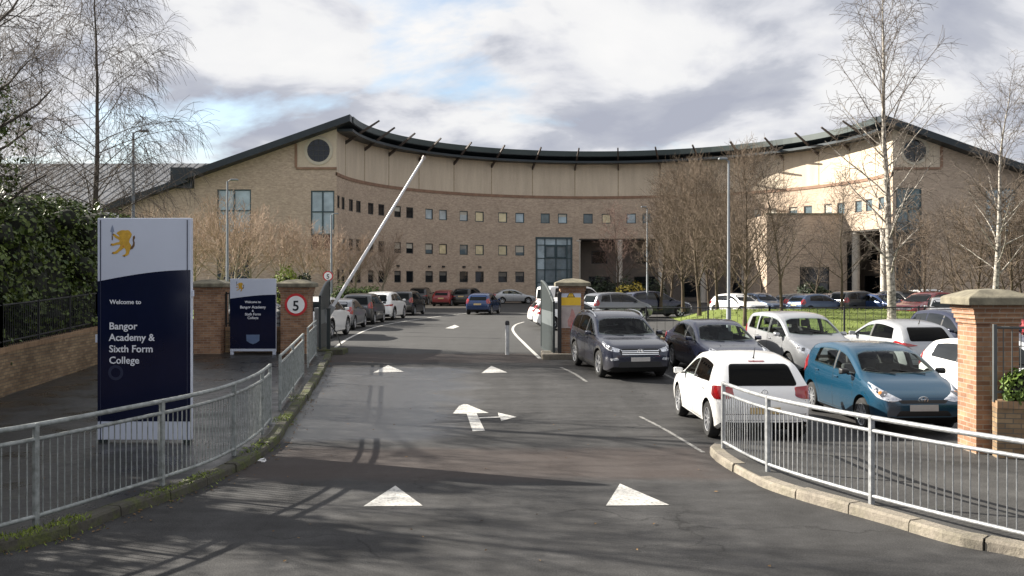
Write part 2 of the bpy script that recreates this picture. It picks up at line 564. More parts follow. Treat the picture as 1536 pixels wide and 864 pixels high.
    M['leaf_lime'] = leaf('leaf_lime', (.13, .19, .02), (.26, .30, .05), .5)
    M['leaf_yellow'] = leaf('leaf_yellow', (.38, .28, .03), (.55, .45, .1), .6)
    M['leaf_dead'] = leaf('leaf_dead', (.10, .055, .02), (.2, .12, .05), .8)
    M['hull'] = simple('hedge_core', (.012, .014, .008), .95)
    m, nt, b = node_mat('grass')
    p = world_pos(nt)
    c = ramp(nt, noise(nt, 14, 6, .75, p), [(.2, (.085, .115, .017)), (.5, (.125, .165, .022)), (.8, (.19, .235, .04))])
    c = mixc(nt, 1.0, c, ramp(nt, noise(nt, .5, 4, .6, p), [(.3, .75), (.7, 1.2)]), 'MULTIPLY')
    nt.links.new(c, b.inputs['Base Color']); b.inputs['Roughness'].default_value = .9
    bump(nt, b, noise(nt, 25, 4, .7, p), .9, .06)
    M['grass'] = m
    M['blade'] = leaf('grass_blade', (.09, .13, .015), (.22, .27, .045), .7)


make_materials()
# =================================================================== GROUND
def interp(tab, y):
    """x of a plan line given as (y, x) pairs"""
    if y <= tab[0][0]:
        (y0, x0), (y1, x1) = tab[0], tab[1]
        return x0 + (y - y0) * (x1 - x0) / (y1 - y0)
    for (y0, x0), (y1, x1) in zip(tab, tab[1:]):
        if y <= y1:
            return x0 + (y - y0) * (x1 - x0) / (y1 - y0)
    return tab[-1][1]


def catmull(pts, n=8):
    out = []
    P = [pts[0]] + list(pts) + [pts[-1]]
    for i in range(1, len(P) - 2):
        p0, p1, p2, p3 = P[i - 1], P[i], P[i + 1], P[i + 2]
        for k in range(n):
            t = k / n
            out.append(tuple(.5 * (2 * b + (c - a) * t + (2 * a - 5 * b + 4 * c - d) * t * t + (3 * b - a - 3 * c + d) * t ** 3)
                             for a, b, c, d in zip(p0, p1, p2, p3)))
    out.append(tuple(pts[-1]))
    return out


ys = [-60, -20, 0] + [4 + i * .5 for i in range(73)] + [45, 60, 90, 130, 200, 400, 900, 1600]
b = MB()
xs = [-1500, -200, -60, -20, -8, 0, 8, 20, 60, 200, 1500]
for y in ys:
    for x in xs: b.v.append((x, y, h(y)))
nx = len(xs)
for j in range(len(ys) - 1):
    for i in range(nx - 1):
        b.f.append([j * nx + i, j * nx + i + 1, (j + 1) * nx + i + 1, (j + 1) * nx + i]); b.m.append(0); b.uv.append(None)
tag(b.build('road', M['asphalt'], smooth_angle=180), kind='structure')

KH = .12
left_kerb = [(-14.0, 2.0), (-9.2, 6.2), (-6.35, 8.8)] + [G(0, 830)] + [G(*p) for p in ((102, 805), (188, 773), (269, 746), (344, 714), (387, 690), (419, 663), (433, 640), (452, 614), (470, 587), (484, 563), (497, 537))]
left_kerb += [(left_kerb[-1][0] - .25, left_kerb[-1][1] + 1.6)]
LK = catmull(left_kerb, 6)
right_kerb = [(4.1, 16.15), (3.55, 16.1), G(1064, 679), G(1082, 697), G(1139, 729), G(1202, 751), G(1240, 762), G(1325, 786), G(1430, 817), G(1536, 838), (7.0, 7.6), (11.0, 5.2)]
RK = catmull(right_kerb, 6)
LKT = sorted((y, x) for x, y in LK)
RKT = sorted((y, x) for x, y in RK[10:])
wall_left = [(G(0, 597, KH)[1], G(0, 597, KH)[0]), (28.3, -12.16)]
WL = [(4, -8.6), (12, -10.0), (21.95, -11.6), (28.3, -12.16), (32.6, -12.3)]


def strip_sheet(name, mat, ylist, xl, xr, dz, n=6):
    b = MB()
    for y in ylist:
        a, c = xl(y), xr(y)
        for i in range(n + 1):
            b.v.append((a + (c - a) * i / n, y, h(y) + dz))
    for j in range(len(ylist) - 1):
        for i in range(n):
            b.f.append([j * (n + 1) + i, j * (n + 1) + i + 1, (j + 1) * (n + 1) + i + 1, (j + 1) * (n + 1) + i]); b.m.append(0); b.uv.append(None)
    return tag(b.build(name, mat, smooth_angle=180), kind='structure')


ymax = left_kerb[-1][1]
yl = [4 + (ymax - 4) * i / 60 for i in range(61)]
strip_sheet('pavement', M['pavement_wet'], yl, lambda y: interp(WL, y) - .4, lambda y: interp(LKT, y) - .06, KH - .006)
yr = [5.3 + (16.15 - 5.3) * i / 40 for i in range(41)]
strip_sheet('pavement', M['pavement_dry'], yr, lambda y: interp(RKT, y) + .06, lambda y: 30.0, KH - .006)


def kerb(name, mat, path, side, w=.15, rise=KH, stone=.9):
    """a run of separate kerb stones with open joints, worn edges"""
    b = MB()
    # resample
    seg = [(Vector(path[i]), Vector(path[i + 1])) for i in range(len(path) - 1)]
    pts, acc, nxt = [], 0.0, 0.0
    tot = sum((q - p).length for p, q in seg)

    def at(s):
        for p, q in seg:
            L = (q - p).length
            if s <= L: return p + (q - p) * (s / max(L, 1e-6)), (q - p).normalized()
            s -= L
        p, q = seg[-1]
        return q.copy(), (q - p).normalized()
    s = 0.0
    rnd = random.Random(3)
    while s < tot - .1:
        e = min(s + stone - .02, tot)
        sec = []
        dz = rnd.uniform(-.012, .012); off = rnd.uniform(-.012, .012)
        for k in range(5):
            p, d = at(s + (e - s) * k / 4)
            nrm = Vector((d.y, -d.x)) * side      # towards the pavement
            g = h(p.y)
            o = p + nrm * off
            i_ = p + nrm * (w + off)
            sec.append([(o.x, o.y, g - .05), (o.x + nrm.x * .008, o.y + nrm.y * .008, g + rise - .03 + dz),
                        (o.x + nrm.x * .03, o.y + nrm.y * .03, g + rise + dz), (i_.x, i_.y, g + rise + dz), (i_.x, i_.y, g - .05)])
        base = len(b.v)
        for r in sec: b.v.extend(r)
        for k in range(4):
            for j in range(4):
                b.f.append([base + k * 5 + j, base + k * 5 + j + 1, base + (k + 1) * 5 + j + 1, base + (k + 1) * 5 + j]); b.m.append(0); b.uv.append(None)
        for k in (0, 4):
            b.f.append([base + k * 5 + j for j in range(5)]); b.m.append(0); b.uv.append(None)
        s += stone
    o = b.build(name, mat)
    fixn(o)
    return tag(o, kind='structure')


kerb('kerb', M['kerb_mossy'], LK, -1, w=.2)
kerb('kerb', M['kerb_clean'], RK, -1, w=.2)

# small concrete plinths where the gate stops stand
def marking(name, pts, dz=.006):
    b = MB()
    vs = [(x, y, h(y) + dz) for x, y in pts]
    b.add(vs, [tuple(range(len(vs)))])
    o = b.build(name, M['road_paint'])
    bm = bmesh.new(); bm.from_mesh(o.data)
    bmesh.ops.triangulate(bm, faces=bm.faces[:])
    for _ in range(2): bmesh.ops.subdivide_edges(bm, edges=bm.edges[:], cuts=1, use_grid_fill=True)
    for v in bm.verts: v.co.z = h(v.co.y) + dz
    bmesh.ops.recalc_face_normals(bm, faces=bm.faces[:])
    for f in bm.faces:
        if f.normal.z < 0: f.normal_flip()
    bm.to_mesh(o.data); bm.free()
    return tag(o, kind='structure')


def gl(ps): return [G(*p) for p in ps]


marking('road_marking', gl([(545, 760), (634, 759), (593, 729)]))
marking('road_marking', gl([(909, 759), (1004, 758), (930, 726)]))
marking('road_marking', gl([(560, 559), (606, 558), (582, 548)]))
marking('road_marking', gl([(722, 560), (761, 559), (737, 549)]))
marking('road_arrow', gl([(679, 621), (689, 609), (696, 606.5), (701, 607), (733, 620), (715, 620.5), (727.5, 646.5), (709, 647.5), (700, 621)]), .008)
marking('road_arrow', gl([(719, 626.5), (748, 625.5), (747, 619.5), (775, 626), (752, 632), (750, 627.2), (719, 628.2)]), .010)
marking('road_arrow', gl([(668, 492.5), (682, 487.5), (689, 490), (680, 493)]))


def line_mark(pxs, w, n=6, mat='road_paint'):
    P = catmull([G(*p) for p in pxs], n)
    b = MB()
    for i, p in enumerate(P):
        q0, q1 = Vector(P[max(0, i - 1)]), Vector(P[min(len(P) - 1, i + 1)])
        d = (q1 - q0).normalized(); nn = Vector((-d.y, d.x)) * w / 2
        for s in (-1, 1):
            x, y = p[0] + nn.x * s, p[1] + nn.y * s
            b.v.append((x, y, h(y) + .006))
    for i in range(len(P) - 1):
        b.f.append([2 * i, 2 * i + 1, 2 * i + 3, 2 * i + 2]); b.m.append(0); b.uv.append(None)
    o = b.build('road_marking', M[mat])
    fixn(o)
    for p in o.data.polygons:
        if p.normal.z < 0: o.data.flip_normals(); break
    return tag(o, kind='structure')


line_mark([(494, 530), (506, 519), (530, 504), (556, 493), (580, 487), (614, 481), (660, 474.5), (700, 470)], .12)
line_mark([(810, 538), (790, 519), (775, 504), (769, 494), (774, 487), (786, 483)], .12)
line_mark([(841, 551), (862, 561), (880, 573)], .09, 6, 'road_paint_faint')
line_mark([(960, 625), (1000, 646), (1055, 679)], .07, 6, 'road_paint_faint')
for k in range(1, 5):                     # bay lines between the parked cars
    x = 4.35 + (k - 1) * 2.5
    b = MB(); ya, yb = 25.3, 30.0
    n = 10
    for i in range(n + 1):
        y = ya + (yb - ya) * i / n
        xx = x - (y - ya) * .1
        b.v.append((xx - .05, y, h(y) + .006)); b.v.append((xx + .05, y, h(y) + .006))
    for i in range(n):
        b.f.append([2 * i, 2 * i + 1, 2 * i + 3, 2 * i + 2]); b.m.append(0); b.uv.append(None)
    tag(b.build('road_marking', M['road_paint_faint']), kind='structure')

# pale patch in front of the building, sunlight on concrete put into its colour
strip_sheet('sunlit_patch', simple('sunlit_paving', (.33, .29, .23), .9, var=.1), [80.5, 86, 92], lambda y: -9.5 + 0 * y, lambda y: -3.0, .008, 2)


# grass: a bank in the middle of the right car park, and a verge on the left
def grass_patch(name, outline_fn, y0, y1, hill, seed, blades=2500, label=None):
    rnd = random.Random(seed)
    b = MB()
    ny, nx_ = 26, 30
    for j in range(ny + 1):
        y = y0 + (y1 - y0) * j / ny
        xa, xb = outline_fn(y)
        for i in range(nx_ + 1):
            x = xa + (xb - xa) * i / nx_
            e = min(i / 4, (nx_ - i) / 4, j / 4, (ny - j) / 4, 1)
            b.v.append((x, y, h(y) + .02 + hill(x, y) * smooth(e) + rnd.uniform(-.02, .02)))
    for j in range(ny):
        for i in range(nx_):
            b.f.append([j * (nx_ + 1) + i, j * (nx_ + 1) + i + 1, (j + 1) * (nx_ + 1) + i + 1, (j + 1) * (nx_ + 1) + i]); b.m.append(0); b.uv.append(None)
    for _ in range(blades):
        y = rnd.uniform(y0 + .3, y1 - .3)
        xa, xb = outline_fn(y)
        x = rnd.uniform(xa + .2, xb - .2)
        fi = (x - xa) / (xb - xa) * nx_; fj = (y - y0) / (y1 - y0) * ny
        e = min(fi / 4, (nx_ - fi) / 4, fj / 4, (ny - fj) / 4, 1)
        z = h(y) + .02 + hill(x, y) * smooth(e)
        a = rnd.uniform(0, 6.28); w = rnd.uniform(.02, .05); hh = rnd.uniform(.04, .10)
        lx, ly = rnd.uniform(-.06, .06), rnd.uniform(-.06, .06)
        b.add([(x - w * math.cos(a), y - w * math.sin(a), z), (x + w * math.cos(a), y + w * math.sin(a), z), (x + lx, y + ly, z + hh)], [(0, 1, 2)], 1)
    return tag(b.build(name, [M['grass'], M['blade']], smooth_angle=180), label, None, None, 'structure')


def bank_h(x, y):
    return .6 * smooth((y - 41) / 14) * (1 - .25 * smooth((x - 20) / 10))


grass_patch('grass_bank', lambda y: (8.6 + (y - 40) * .06, 27.5 + (y - 40) * .25), 40.0, 61.0, bank_h, 5, 2500)
grass_patch('grass_verge', lambda y: (-34.0, -11.6), 34.5, 72.0, lambda x, y: .25, 6, 5000)


# ================================================================= BUILDING
BX, BY, BR = 8.5, 80.0, 23.0
BZ = .25                       # heights were measured for an eye at 2.55


def arc(u, z, d):
    """u = angle in radians from straight ahead, d = depth behind the inner face"""
    r = BR + d
    return (BX + r * math.sin(u), BY + r * math.cos(u), z)


def gable(side):
    def fn(u, z, d): return (BX + side * u, BY + d, z)
    return fn


def grid_wall(mb, us, zs, holes, fn, top=None, reveal=.16, mi=0, uscale=1.0, flip=False, floor=None):
    us = sorted(set([round(u, 5) for u in us] + [round(k, 5) for hl in holes for k in hl[:2] if min(us) - 1e-6 < k < max(us) + 1e-6]))
    zs = sorted(set([round(z, 4) for z in zs] + [round(k, 4) for hl in holes for k in hl[2:4]]))
    inside = lambda u, z: any(a < u < b_ and c < z < d for a, b_, c, d in holes)
    cl = lambda u, z: min(z, top(u)) if top else z

    def q(pts, uv):
        if flip: pts, uv = pts[::-1], uv[::-1]
        mb.quad(*pts, mi=mi, uv=uv)
    for u0, u1 in zip(us, us[1:]):
        for z0, z1 in zip(zs, zs[1:]):
            if inside((u0 + u1) / 2, (z0 + z1) / 2): continue
            if top and z0 >= top(u0) - 1e-4 and z0 >= top(u1) - 1e-4: continue
            c = [(u0, cl(u0, z0)), (u1, cl(u1, z0)), (u1, cl(u1, z1)), (u0, cl(u0, z1))]
            q([fn(a, z, 0) for a, z in c], [(a * uscale, z) for a, z in c])
    for a, b_, c, d in holes:
        if reveal <= 0: continue
        for (p0, p1) in (((a, c), (a, d)), ((a, d), (b_, d)), ((b_, d), (b_, c)), ((b_, c), (a, c))):
            n = max(1, int(abs(p1[0] - p0[0]) * uscale / 1.5))
            for k in range(n):
                s0 = (p0[0] + (p1[0] - p0[0]) * k / n, p0[1] + (p1[1] - p0[1]) * k / n)
                s1 = (p0[0] + (p1[0] - p0[0]) * (k + 1) / n, p0[1] + (p1[1] - p0[1]) * (k + 1) / n)
                q([fn(*s0, 0), fn(*s1, 0), fn(*s1, reveal), fn(*s0, reveal)], [(s0[0] * uscale, s0[1]), (s1[0] * uscale, s1[1]), (s1[0] * uscale, s1[1] + reveal), (s0[0] * uscale, s0[1] + reveal)])


def boxm(mb, fn, u0, u1, z0, z1, d0, d1, mi=0, n=1):
    """a box in wall coordinates, split n times along u so it can follow a curve"""
    for k in range(n):
        a, c = u0 + (u1 - u0) * k / n, u0 + (u1 - u0) * (k + 1) / n
        vs = [fn(u, z, d) for z in (z0, z1) for (u, d) in ((a, d0), (c, d0), (c, d1), (a, d1))]
        fs = [(0, 1, 5, 4), (2, 3, 7, 6), (0, 3, 2, 1), (4, 5, 6, 7)]
        if k == 0: fs.append((3, 0, 4, 7))
        if k == n - 1: fs.append((1, 2, 6, 5))
        mb.add(vs, fs, mi)


school = empty('school_building', (BX, BY, h(BY)), 0, 'curved buff brick school building with dark green roof and outstretched gable ends', 'school')
school_parts = []


def sp(mb, name, mats, parent=None, fix=True, **kw):
    o = mb.build(name, mats, None, **kw)
    if fix: fixn(o)
    p = parent if parent is not None else school
    o.parent = p
    o.matrix_parent_inverse = Matrix.Translation(Vector((-BX, -BY, -h(BY)))) if p is school else Matrix.Identity(4)
    return o


def sub(mb, name, mats, parent, fix=True, **kw):
    o = mb.build(name, mats, None, **kw)
    if fix: fixn(o)
    o.parent = parent
    return o


Z0 = .3
ROW = [(9.33, 1.05), (5.89, 1.05), (3.12, 1.12)]
BAND = (11.45, 11.72)
WALLTOP = 15.15
left_phi = [-88.2, -84.2, -78.8, -74.6, -68.6, -64.0, -57.6, -53.2, -46.6, -42.1, -35.7, -31.0, -24.3, -19.5]
mid_phi = [-12.5, -7.8, -1.0, 3.9, 10.4, 14.6, 21.8, 26.0, 33.0, 37.2, 43.8, 48.2]
right_phi = [54.3, 58.7, 64.6, 68.6, 74.5, 78.0, 83.1, 85.8]
right_phi = [54.3, 58.7, 65.0, 69.2, 75.4, 79.4, 84.6, 87.6]
hw = .5 / BR
holes, wins = [], []
for p in left_phi + mid_phi + right_phi:
    c, hh = ROW[0]; holes.append((R(p) - hw, R(p) + hw, c - hh / 2, c + hh / 2)); wins.append((p, 0))
for r in (1, 2):
    for p in left_phi:
        c, hh = ROW[r]; holes.append((R(p) - hw, R(p) + hw, c - hh / 2, c + hh / 2)); wins.append((p, r))
BAY = (R(-14.9), R(-5.4), Z0, 7.2)
REC = (R(-3.4), R(90), Z0, 7.2)
b = MB()
grid_wall(b, [R(-90 + 2 * i) for i in range(91)], [Z0, 7.2, BAND[0]], holes + [BAY, REC], arc, reveal=.18, uscale=BR)
# reveals of the big openings are covered by the bay and the soffit
sp(b, 'curved_wall', M['brick_main'])

b = MB()
grid_wall(b, [R(-90 + 2 * i) for i in range(91)], [BAND[1], WALLTOP], [], arc, uscale=BR)
sp(b, 'rendered_wall', M['block'])
b = MB(); boxm(b, arc, R(-90), R(90), BAND[0], BAND[1], -.07, .1, n=90)
sp(b, 'string_course', M['band'])
BRK = [-82.5, -71.5, -61, -50, -38.7, -27.5, -16.0, -4.5, 7.0, 18, 29, 40.5, 51.5, 62, 72.2, 82]
for p in BRK:
    b = MB(); boxm(b, arc, R(p) - .05 / BR, R(p) + .05 / BR, BAND[1], WALLTOP - .2, -.02, .02)
    sp(b, 'panel_joint', M['joint'])

M['blind_cloth'] = simple('blind_cloth', (.42, .40, .34), .9, var=.1)
M['blind_dim'] = simple('blind_dim', (.14, .13, .115), .9, var=.1)
# window frames and panes
rw = random.Random(11)
kind_of = {(-24.3, 0): 'blind', (-19.5, 0): 'glass_pale', (-31.0, 0): 'blind', (-24.3, 1): 'blind', (-31.0, 1): 'blind', (-42.1, 1): 'blind',
           (-46.6, 0): 'glass_pale', (-42.1, 0): 'glass_pale', (-35.7, 0): 'glass_pale', (-35.7, 1): 'glass_mid', (10.4, 0): 'glass_pale',
           (-12.5, 0): 'glass_mid', (-7.8, 0): 'glass_pale', (-1.0, 0): 'glass_mid', (3.9, 0): 'blind'}
for p, r in wins:
    c, hh = ROW[r]
    u0, u1, z0, z1 = R(p) - hw, R(p) + hw, c - hh / 2, c + hh / 2
    b = MB(); t = .085; tu = t / BR
    boxm(b, arc, u0, u1, z0, z0 + t, .05, .14); boxm(b, arc, u0, u1, z1 - t, z1, .05, .14)
    boxm(b, arc, u0, u0 + tu, z0 + t, z1 - t, .05, .14); boxm(b, arc, u1 - tu, u1, z0 + t, z1 - t, .05, .14)
    if r == 0 and -50 < p < 20: mt = M['teal_frame']
    else: mt = M['teal_frame'] if r == 1 and p > -40 else M['dark_frame']
    fo = sp(b, 'window', mt)
    g = MB(); boxm(g, arc, u0 + tu, u1 - tu, z0 + t, z1 - t, .10, .12)
    k = kind_of.get((p, r), 'glass_dark' if r == 2 or p < -50 else 'glass_mid')
    sub(g, 'pane', M[k], fo)
    q = rw.random()
    if q < .45 and k not in ('blind',):      # roller blinds pulled part way down
        bl_ = MB(); boxm(bl_, arc, u0 + tu, u1 - tu, z1 - t - (z1 - z0) * (.2 + q), z1 - t, .092, .097)
        sub(bl_, 'roller_blind', M['blind_cloth'] if r < 2 else M['blind_dim'], fo)
    if r == 2 and rw.random() < .5 and -58 < p:        # small lamp on the wall above some ground floor windows
        l = MB(); boxm(l, arc, R(p) - .16 / BR, R(p) + .16 / BR, z1 + .38, z1 + .55, -.12, .03)
        sp(l, 'wall_lamp', M['plastic_black'])

# glazed stair bay
b = MB()
fr = [(-14.9, -12.6), (-12.6, -9.6), (-9.6, -6.6), (-6.6, -5.4)]
zz = [Z0, 1.35, 2.5, 3.9, 5.1, 6.5, 7.2]
for a in (-14.9, -12.6, -9.6, -6.6, -5.4):
    w = .05 if a not in (-14.9, -5.4) else .09
    boxm(b, arc, R(a) - w / BR, R(a) + w / BR, Z0, 7.2, -.06, .1)
for z in zz[1:-1]: boxm(b, arc, R(-14.9), R(-5.4), z - .04, z + .04, -.05, .09, n=4)
boxm(b, arc, R(-15.1), R(-5.2), 7.15, 7.35, -.12, .1, n=4)
for a, c in ((-12.6, -9.6), (-9.6, -6.6)):               # opening lights with heavier frames
    boxm(b, arc, R(a) + .03 / BR, R(a) + .14 / BR, 5.1, 6.5, -.1, -.01); boxm(b, arc, R(c) - .14 / BR, R(c) - .03 / BR, 5.1, 6.5, -.1, -.01)
    boxm(b, arc, R(a) + .03 / BR, R(c) - .03 / BR, 5.14, 5.26, -.1, -.01); boxm(b, arc, R(a) + .03 / BR, R(c) - .03 / BR, 6.34, 6.46, -.1, -.01)
bay = sp(b, 'stair_window', M['teal_frame'])
rg = random.Random(4)
for a, c in fr:
    for z0, z1 in zip(zz, zz[1:]):
        g = MB(); boxm(g, arc, R(a) + .05 / BR, R(c) - .05 / BR, z0 + .04, z1 - .04, .02, .04)
        sub(g, 'pane', M['glass_pale'] if rg.random() < .2 or z0 == 6.5 else M['glass_mid'], bay)

# recessed ground floors behind columns on the right half
b = MB()
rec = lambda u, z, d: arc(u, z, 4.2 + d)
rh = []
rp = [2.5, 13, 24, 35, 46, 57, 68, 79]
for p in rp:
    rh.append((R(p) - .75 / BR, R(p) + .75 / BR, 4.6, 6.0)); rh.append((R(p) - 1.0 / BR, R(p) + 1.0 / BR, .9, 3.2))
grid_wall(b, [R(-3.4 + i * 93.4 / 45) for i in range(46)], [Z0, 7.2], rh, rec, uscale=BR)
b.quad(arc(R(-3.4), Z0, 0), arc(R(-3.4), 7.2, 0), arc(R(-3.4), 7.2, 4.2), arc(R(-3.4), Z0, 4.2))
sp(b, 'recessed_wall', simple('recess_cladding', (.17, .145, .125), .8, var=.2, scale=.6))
for a, c, z0, z1 in rh:
    w = MB(); t = .07; tu = t / BR
    boxm(w, rec, a, c, z0, z0 + t, .04, .14); boxm(w, rec, a, c, z1 - t, z1, .04, .14)
    boxm(w, rec, a, a + tu, z0 + t, z1 - t, .04, .14); boxm(w, rec, c - tu, c, z0 + t, z1 - t, .04, .14)
    fo = sp(w, 'window', M['dark_frame'])
    g = MB(); boxm(g, rec, a + tu, c - tu, z0 + t, z1 - t, .09, .11)
    sub(g, 'pane', M['glass_dark'], fo)
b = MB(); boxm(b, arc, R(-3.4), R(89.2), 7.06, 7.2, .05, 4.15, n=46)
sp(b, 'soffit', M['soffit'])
for p in (-3.7, 7.3, 18.2, 29.2, 40.2, 51.2, 62.2, 73.2, 84.2):
    b = MB()
    c = arc(R(p), 0, .36)
    b.lathe([(0, Z0 - .1), (.42, Z0 - .1), (.42, Z0 + .25), (.34, Z0 + .3), (.34, 6.85), (.4, 6.9), (.4, 7.06), (0, 7.06)], 20, c=(c[0], c[1], 0))
    sp(b, 'column', M['concrete'], smooth_angle=40)

# roof: a ring that falls away from the inner eaves
SL = .352


def ztop(r): return 16.3 - (r - 21.7) * SL


def roof_ring(name, r0, r1, th, lift, ext, mat):
    b = MB()
    path = [(-1, BY - ext)] + [('a', -90 + 3 * i) for i in range(61)] + [(1, BY - ext)]
    secs = []
    for p in path:
        sec = []
        for r, dz in ((r0, 0), (r0, -th), (r1, -th), (r1, 0)):
            z = ztop(r) + lift + dz
            if p[0] == 'a':
                a = R(p[1]); sec.append((BX + r * math.sin(a), BY + r * math.cos(a), z))
            else: sec.append((BX + p[0] * r, p[1], z))
        secs.append(sec)
    base = len(b.v)
    for s in secs: b.v.extend(s)
    for i in range(len(secs) - 1):
        for k in range(4):
            k2 = (k + 1) % 4
            b.f.append([base + i * 4 + k, base + i * 4 + k2, base + (i + 1) * 4 + k2, base + (i + 1) * 4 + k]); b.m.append(0); b.uv.append(None)
    for i in (0, len(secs) - 1):
        b.f.append([base + i * 4 + k for k in range(4)]); b.m.append(0); b.uv.append(None)
    return sp(b, name, mat)


roof_ring('roof', 21.7, 35.2, .55, 0, 1.3, M['roof_dark'])
roof_ring('lower_roof', 35.0, 42.0, .5, -.25, .9, M['roof_dark'])
b = MB(); boxm(b, lambda u, z, d: arc(u, z, d), R(-90), R(90), 15.80, 16.33, -1.38, -1.31, n=60)
sp(b, 'eaves_gutter', simple('gutter_green', (.028, .042, .042), .5, metal=.2))
b = MB(); boxm(b, arc, R(-90), R(90), 15.1, 15.32, -1.32, .12, n=60)
sp(b, 'eaves_soffit', M['roof_dark'])
for p in BRK:
    b = MB()
    for s in (-1, 1):
        pass
    a = R(p); tx, ty = math.cos(a), -math.sin(a)
    p0 = Vector(arc(a, 14.55, .05)); p1 = Vector(arc(a, 15.0, -1.1)); p2 = Vector(arc(a, 16.42, -3.0))
    for q0, q1, w0, w1 in ((p0, p2, .26, .12),):
        T = Vector((tx, ty, 0)) * .07
        d = (q1 - q0).normalized(); up = T.normalized().cross(d).normalized()
        if up.z < 0: up = -up
        vs = [tuple(q + T * s + up * t * w / 2) for q, w in ((q0, w0), (q1, w1)) for s, t in ((-1, -1), (1, -1), (1, 1), (-1, 1))]
        b.add(vs, [(0, 1, 2, 3), (4, 5, 6, 7), (0, 1, 5, 4), (1, 2, 6, 5), (2, 3, 7, 6), (3, 0, 4, 7)])
    sp(b, 'roof_bracket', simple('bracket_brown', (.06, .045, .038), .6) if p == BRK[0] else bpy.data.materials['bracket_brown'])

# gable ends
GT = lambda r: (ztop(r) - .55) if r < 35.1 else (ztop(r) - .68)
for side in (-1, 1):
    fn = gable(side)
    if side < 0:
        tw = [(23.2, 25.15, 5.3, 10.2), (30.1, 32.9, .6, 10.3)]
        RW = 24.5
    else:
        tw = [(23.3, 25.4, 1.0, 10.45), (30.7, 33.2, 4.6, 10.4)]
        RW = 24.8
    pw = 26.35 if side < 0 else 27.0
    b = MB()
    grid_wall(b, [23 + i * .75 for i in range(25)] + [35.1, pw], [Z0, 12.05, 12.2, 17], tw + [(23.0, pw, 12.05, 17)], fn, top=GT, reveal=.0)
    for a, c, z0, z1 in tw:
        for s0, s1 in (((a, z0), (a, z1)), ((a, z1), (c, z1)), ((c, z1), (c, z0))):
            b.quad(fn(*s0, 0), fn(*s1, 0), fn(*s1, .2), fn(*s0, .2))
    sp(b, 'gable_wall', M['brick_main'])
    # square panel with the round window
    b = MB()
    grid_wall(b, [23.0 + i * (pw - 23.0) / 12 for i in range(13)], [12.05, 17], [], lambda u, z, d: fn(u, z, d - .03), top=GT)
    pn = sp(b, 'gable_panel', M['block'])
    b = MB()
    boxm(b, fn, 23.0, pw, 11.95, 12.13, -.1, -.02); boxm(b, fn, pw - .08, pw + .12, 12.13, GT(pw) - .05, -.1, -.02)
    sub(b, 'panel_trim', M['band'], pn)
    cz = 13.5
    b = MB()
    ringp = []
    n = 40
    for (rr, d) in ((1.18, -.02), (1.18, -.08), (.94, -.08), (.94, .02)):
        for k in range(n):
            a = 2 * math.pi * k / n
            b.v.append(fn(RW + rr * math.cos(a), cz + rr * math.sin(a), d - .02))
    for i in range(3):
        for k in range(n):
            k2 = (k + 1) % n
            b.f.append([i * n + k, i * n + k2, (i + 1) * n + k2, (i + 1) * n + k]); b.m.append(0); b.uv.append(None)
    rwn = sp(b, 'round_window', M['ring'])
    b = MB(); b.add([fn(RW + .95 * math.cos(2 * math.pi * k / n), cz + .95 * math.sin(2 * math.pi * k / n), -.05) for k in range(n)], [tuple(range(n))])
    sub(b, 'pane', M['glass_dark'], rwn)
    b = MB()
    for t in (-.42, 0, .42):
        L = math.sqrt(.93 ** 2 - t * t)
        boxm(b, fn, RW + t - .03, RW + t + .03, cz - L, cz + L, -.09, -.055); boxm(b, fn, RW - L, RW + L, cz + t - .03, cz + t + .03, -.088, -.057)
    sub(b, 'glazing_bar', M['dark_frame'], rwn)
    for j, (a, c, z0, z1) in enumerate(tw):
        b = MB(); t = .1
        boxm(b, fn, a, a + t, z0, z1, .06, .2); boxm(b, fn, c - t, c, z0, z1, .06, .2)
        boxm(b, fn, a + t, c - t, z1 - t, z1, .06, .2); boxm(b, fn, a + t, c - t, z0, z0 + t, .06, .2)
        mid = (a + c) / 2
        boxm(b, fn, mid - .06, mid + .06, z0 + t, z1 - t, .06, .2)
        bars = [z1 - 1.75]
        z = z1 - 3.6
        while z > z0 + .8:
            bars.append(z); z -= 1.8
        for z in bars: boxm(b, fn, a + t, c - t, z - .05, z + .05, .062, .198)
        two = sp(b, 'tall_window', M['teal_frame'])
        zs = [z0] + sorted(bars) + [z1]
        for q, (za, zb) in enumerate(zip(zs, zs[1:])):
            for (ua, ub) in ((a + t, mid - .06), (mid + .06, c - t)):
                g = MB(); boxm(g, fn, ua, ub, max(za, z0 + t) , min(zb, z1 - t), .13, .15)
                top2 = q >= len(zs) - 3
                if side < 0: mm = M['glass_pale'] if top2 else (M['window_red'] if j == 0 and q == len(zs) - 4 else M['glass_dark'])
                else: mm = (M['glass_mid'] if j == 0 else M['glass_pale']) if top2 else M['glass_dark']
                sub(g, 'pane', mm, two)
# parapet upstand where the two roofs meet on the left
b = MB(); boxm(b, gable(-1), 34.8, 36.6, ztop(36) - .9, ztop(35) + .45, -.5, 6)
sp(b, 'parapet', M['roof_dark'])
# outer wall of the ring
b = MB()
grid_wall(b, [R(-90 + 3 * i) for i in range(61)], [Z0, 8.7], [], lambda u, z, d: arc(u, z, 18.0), uscale=41)
sp(b, 'outer_wall', M['brick_main'])

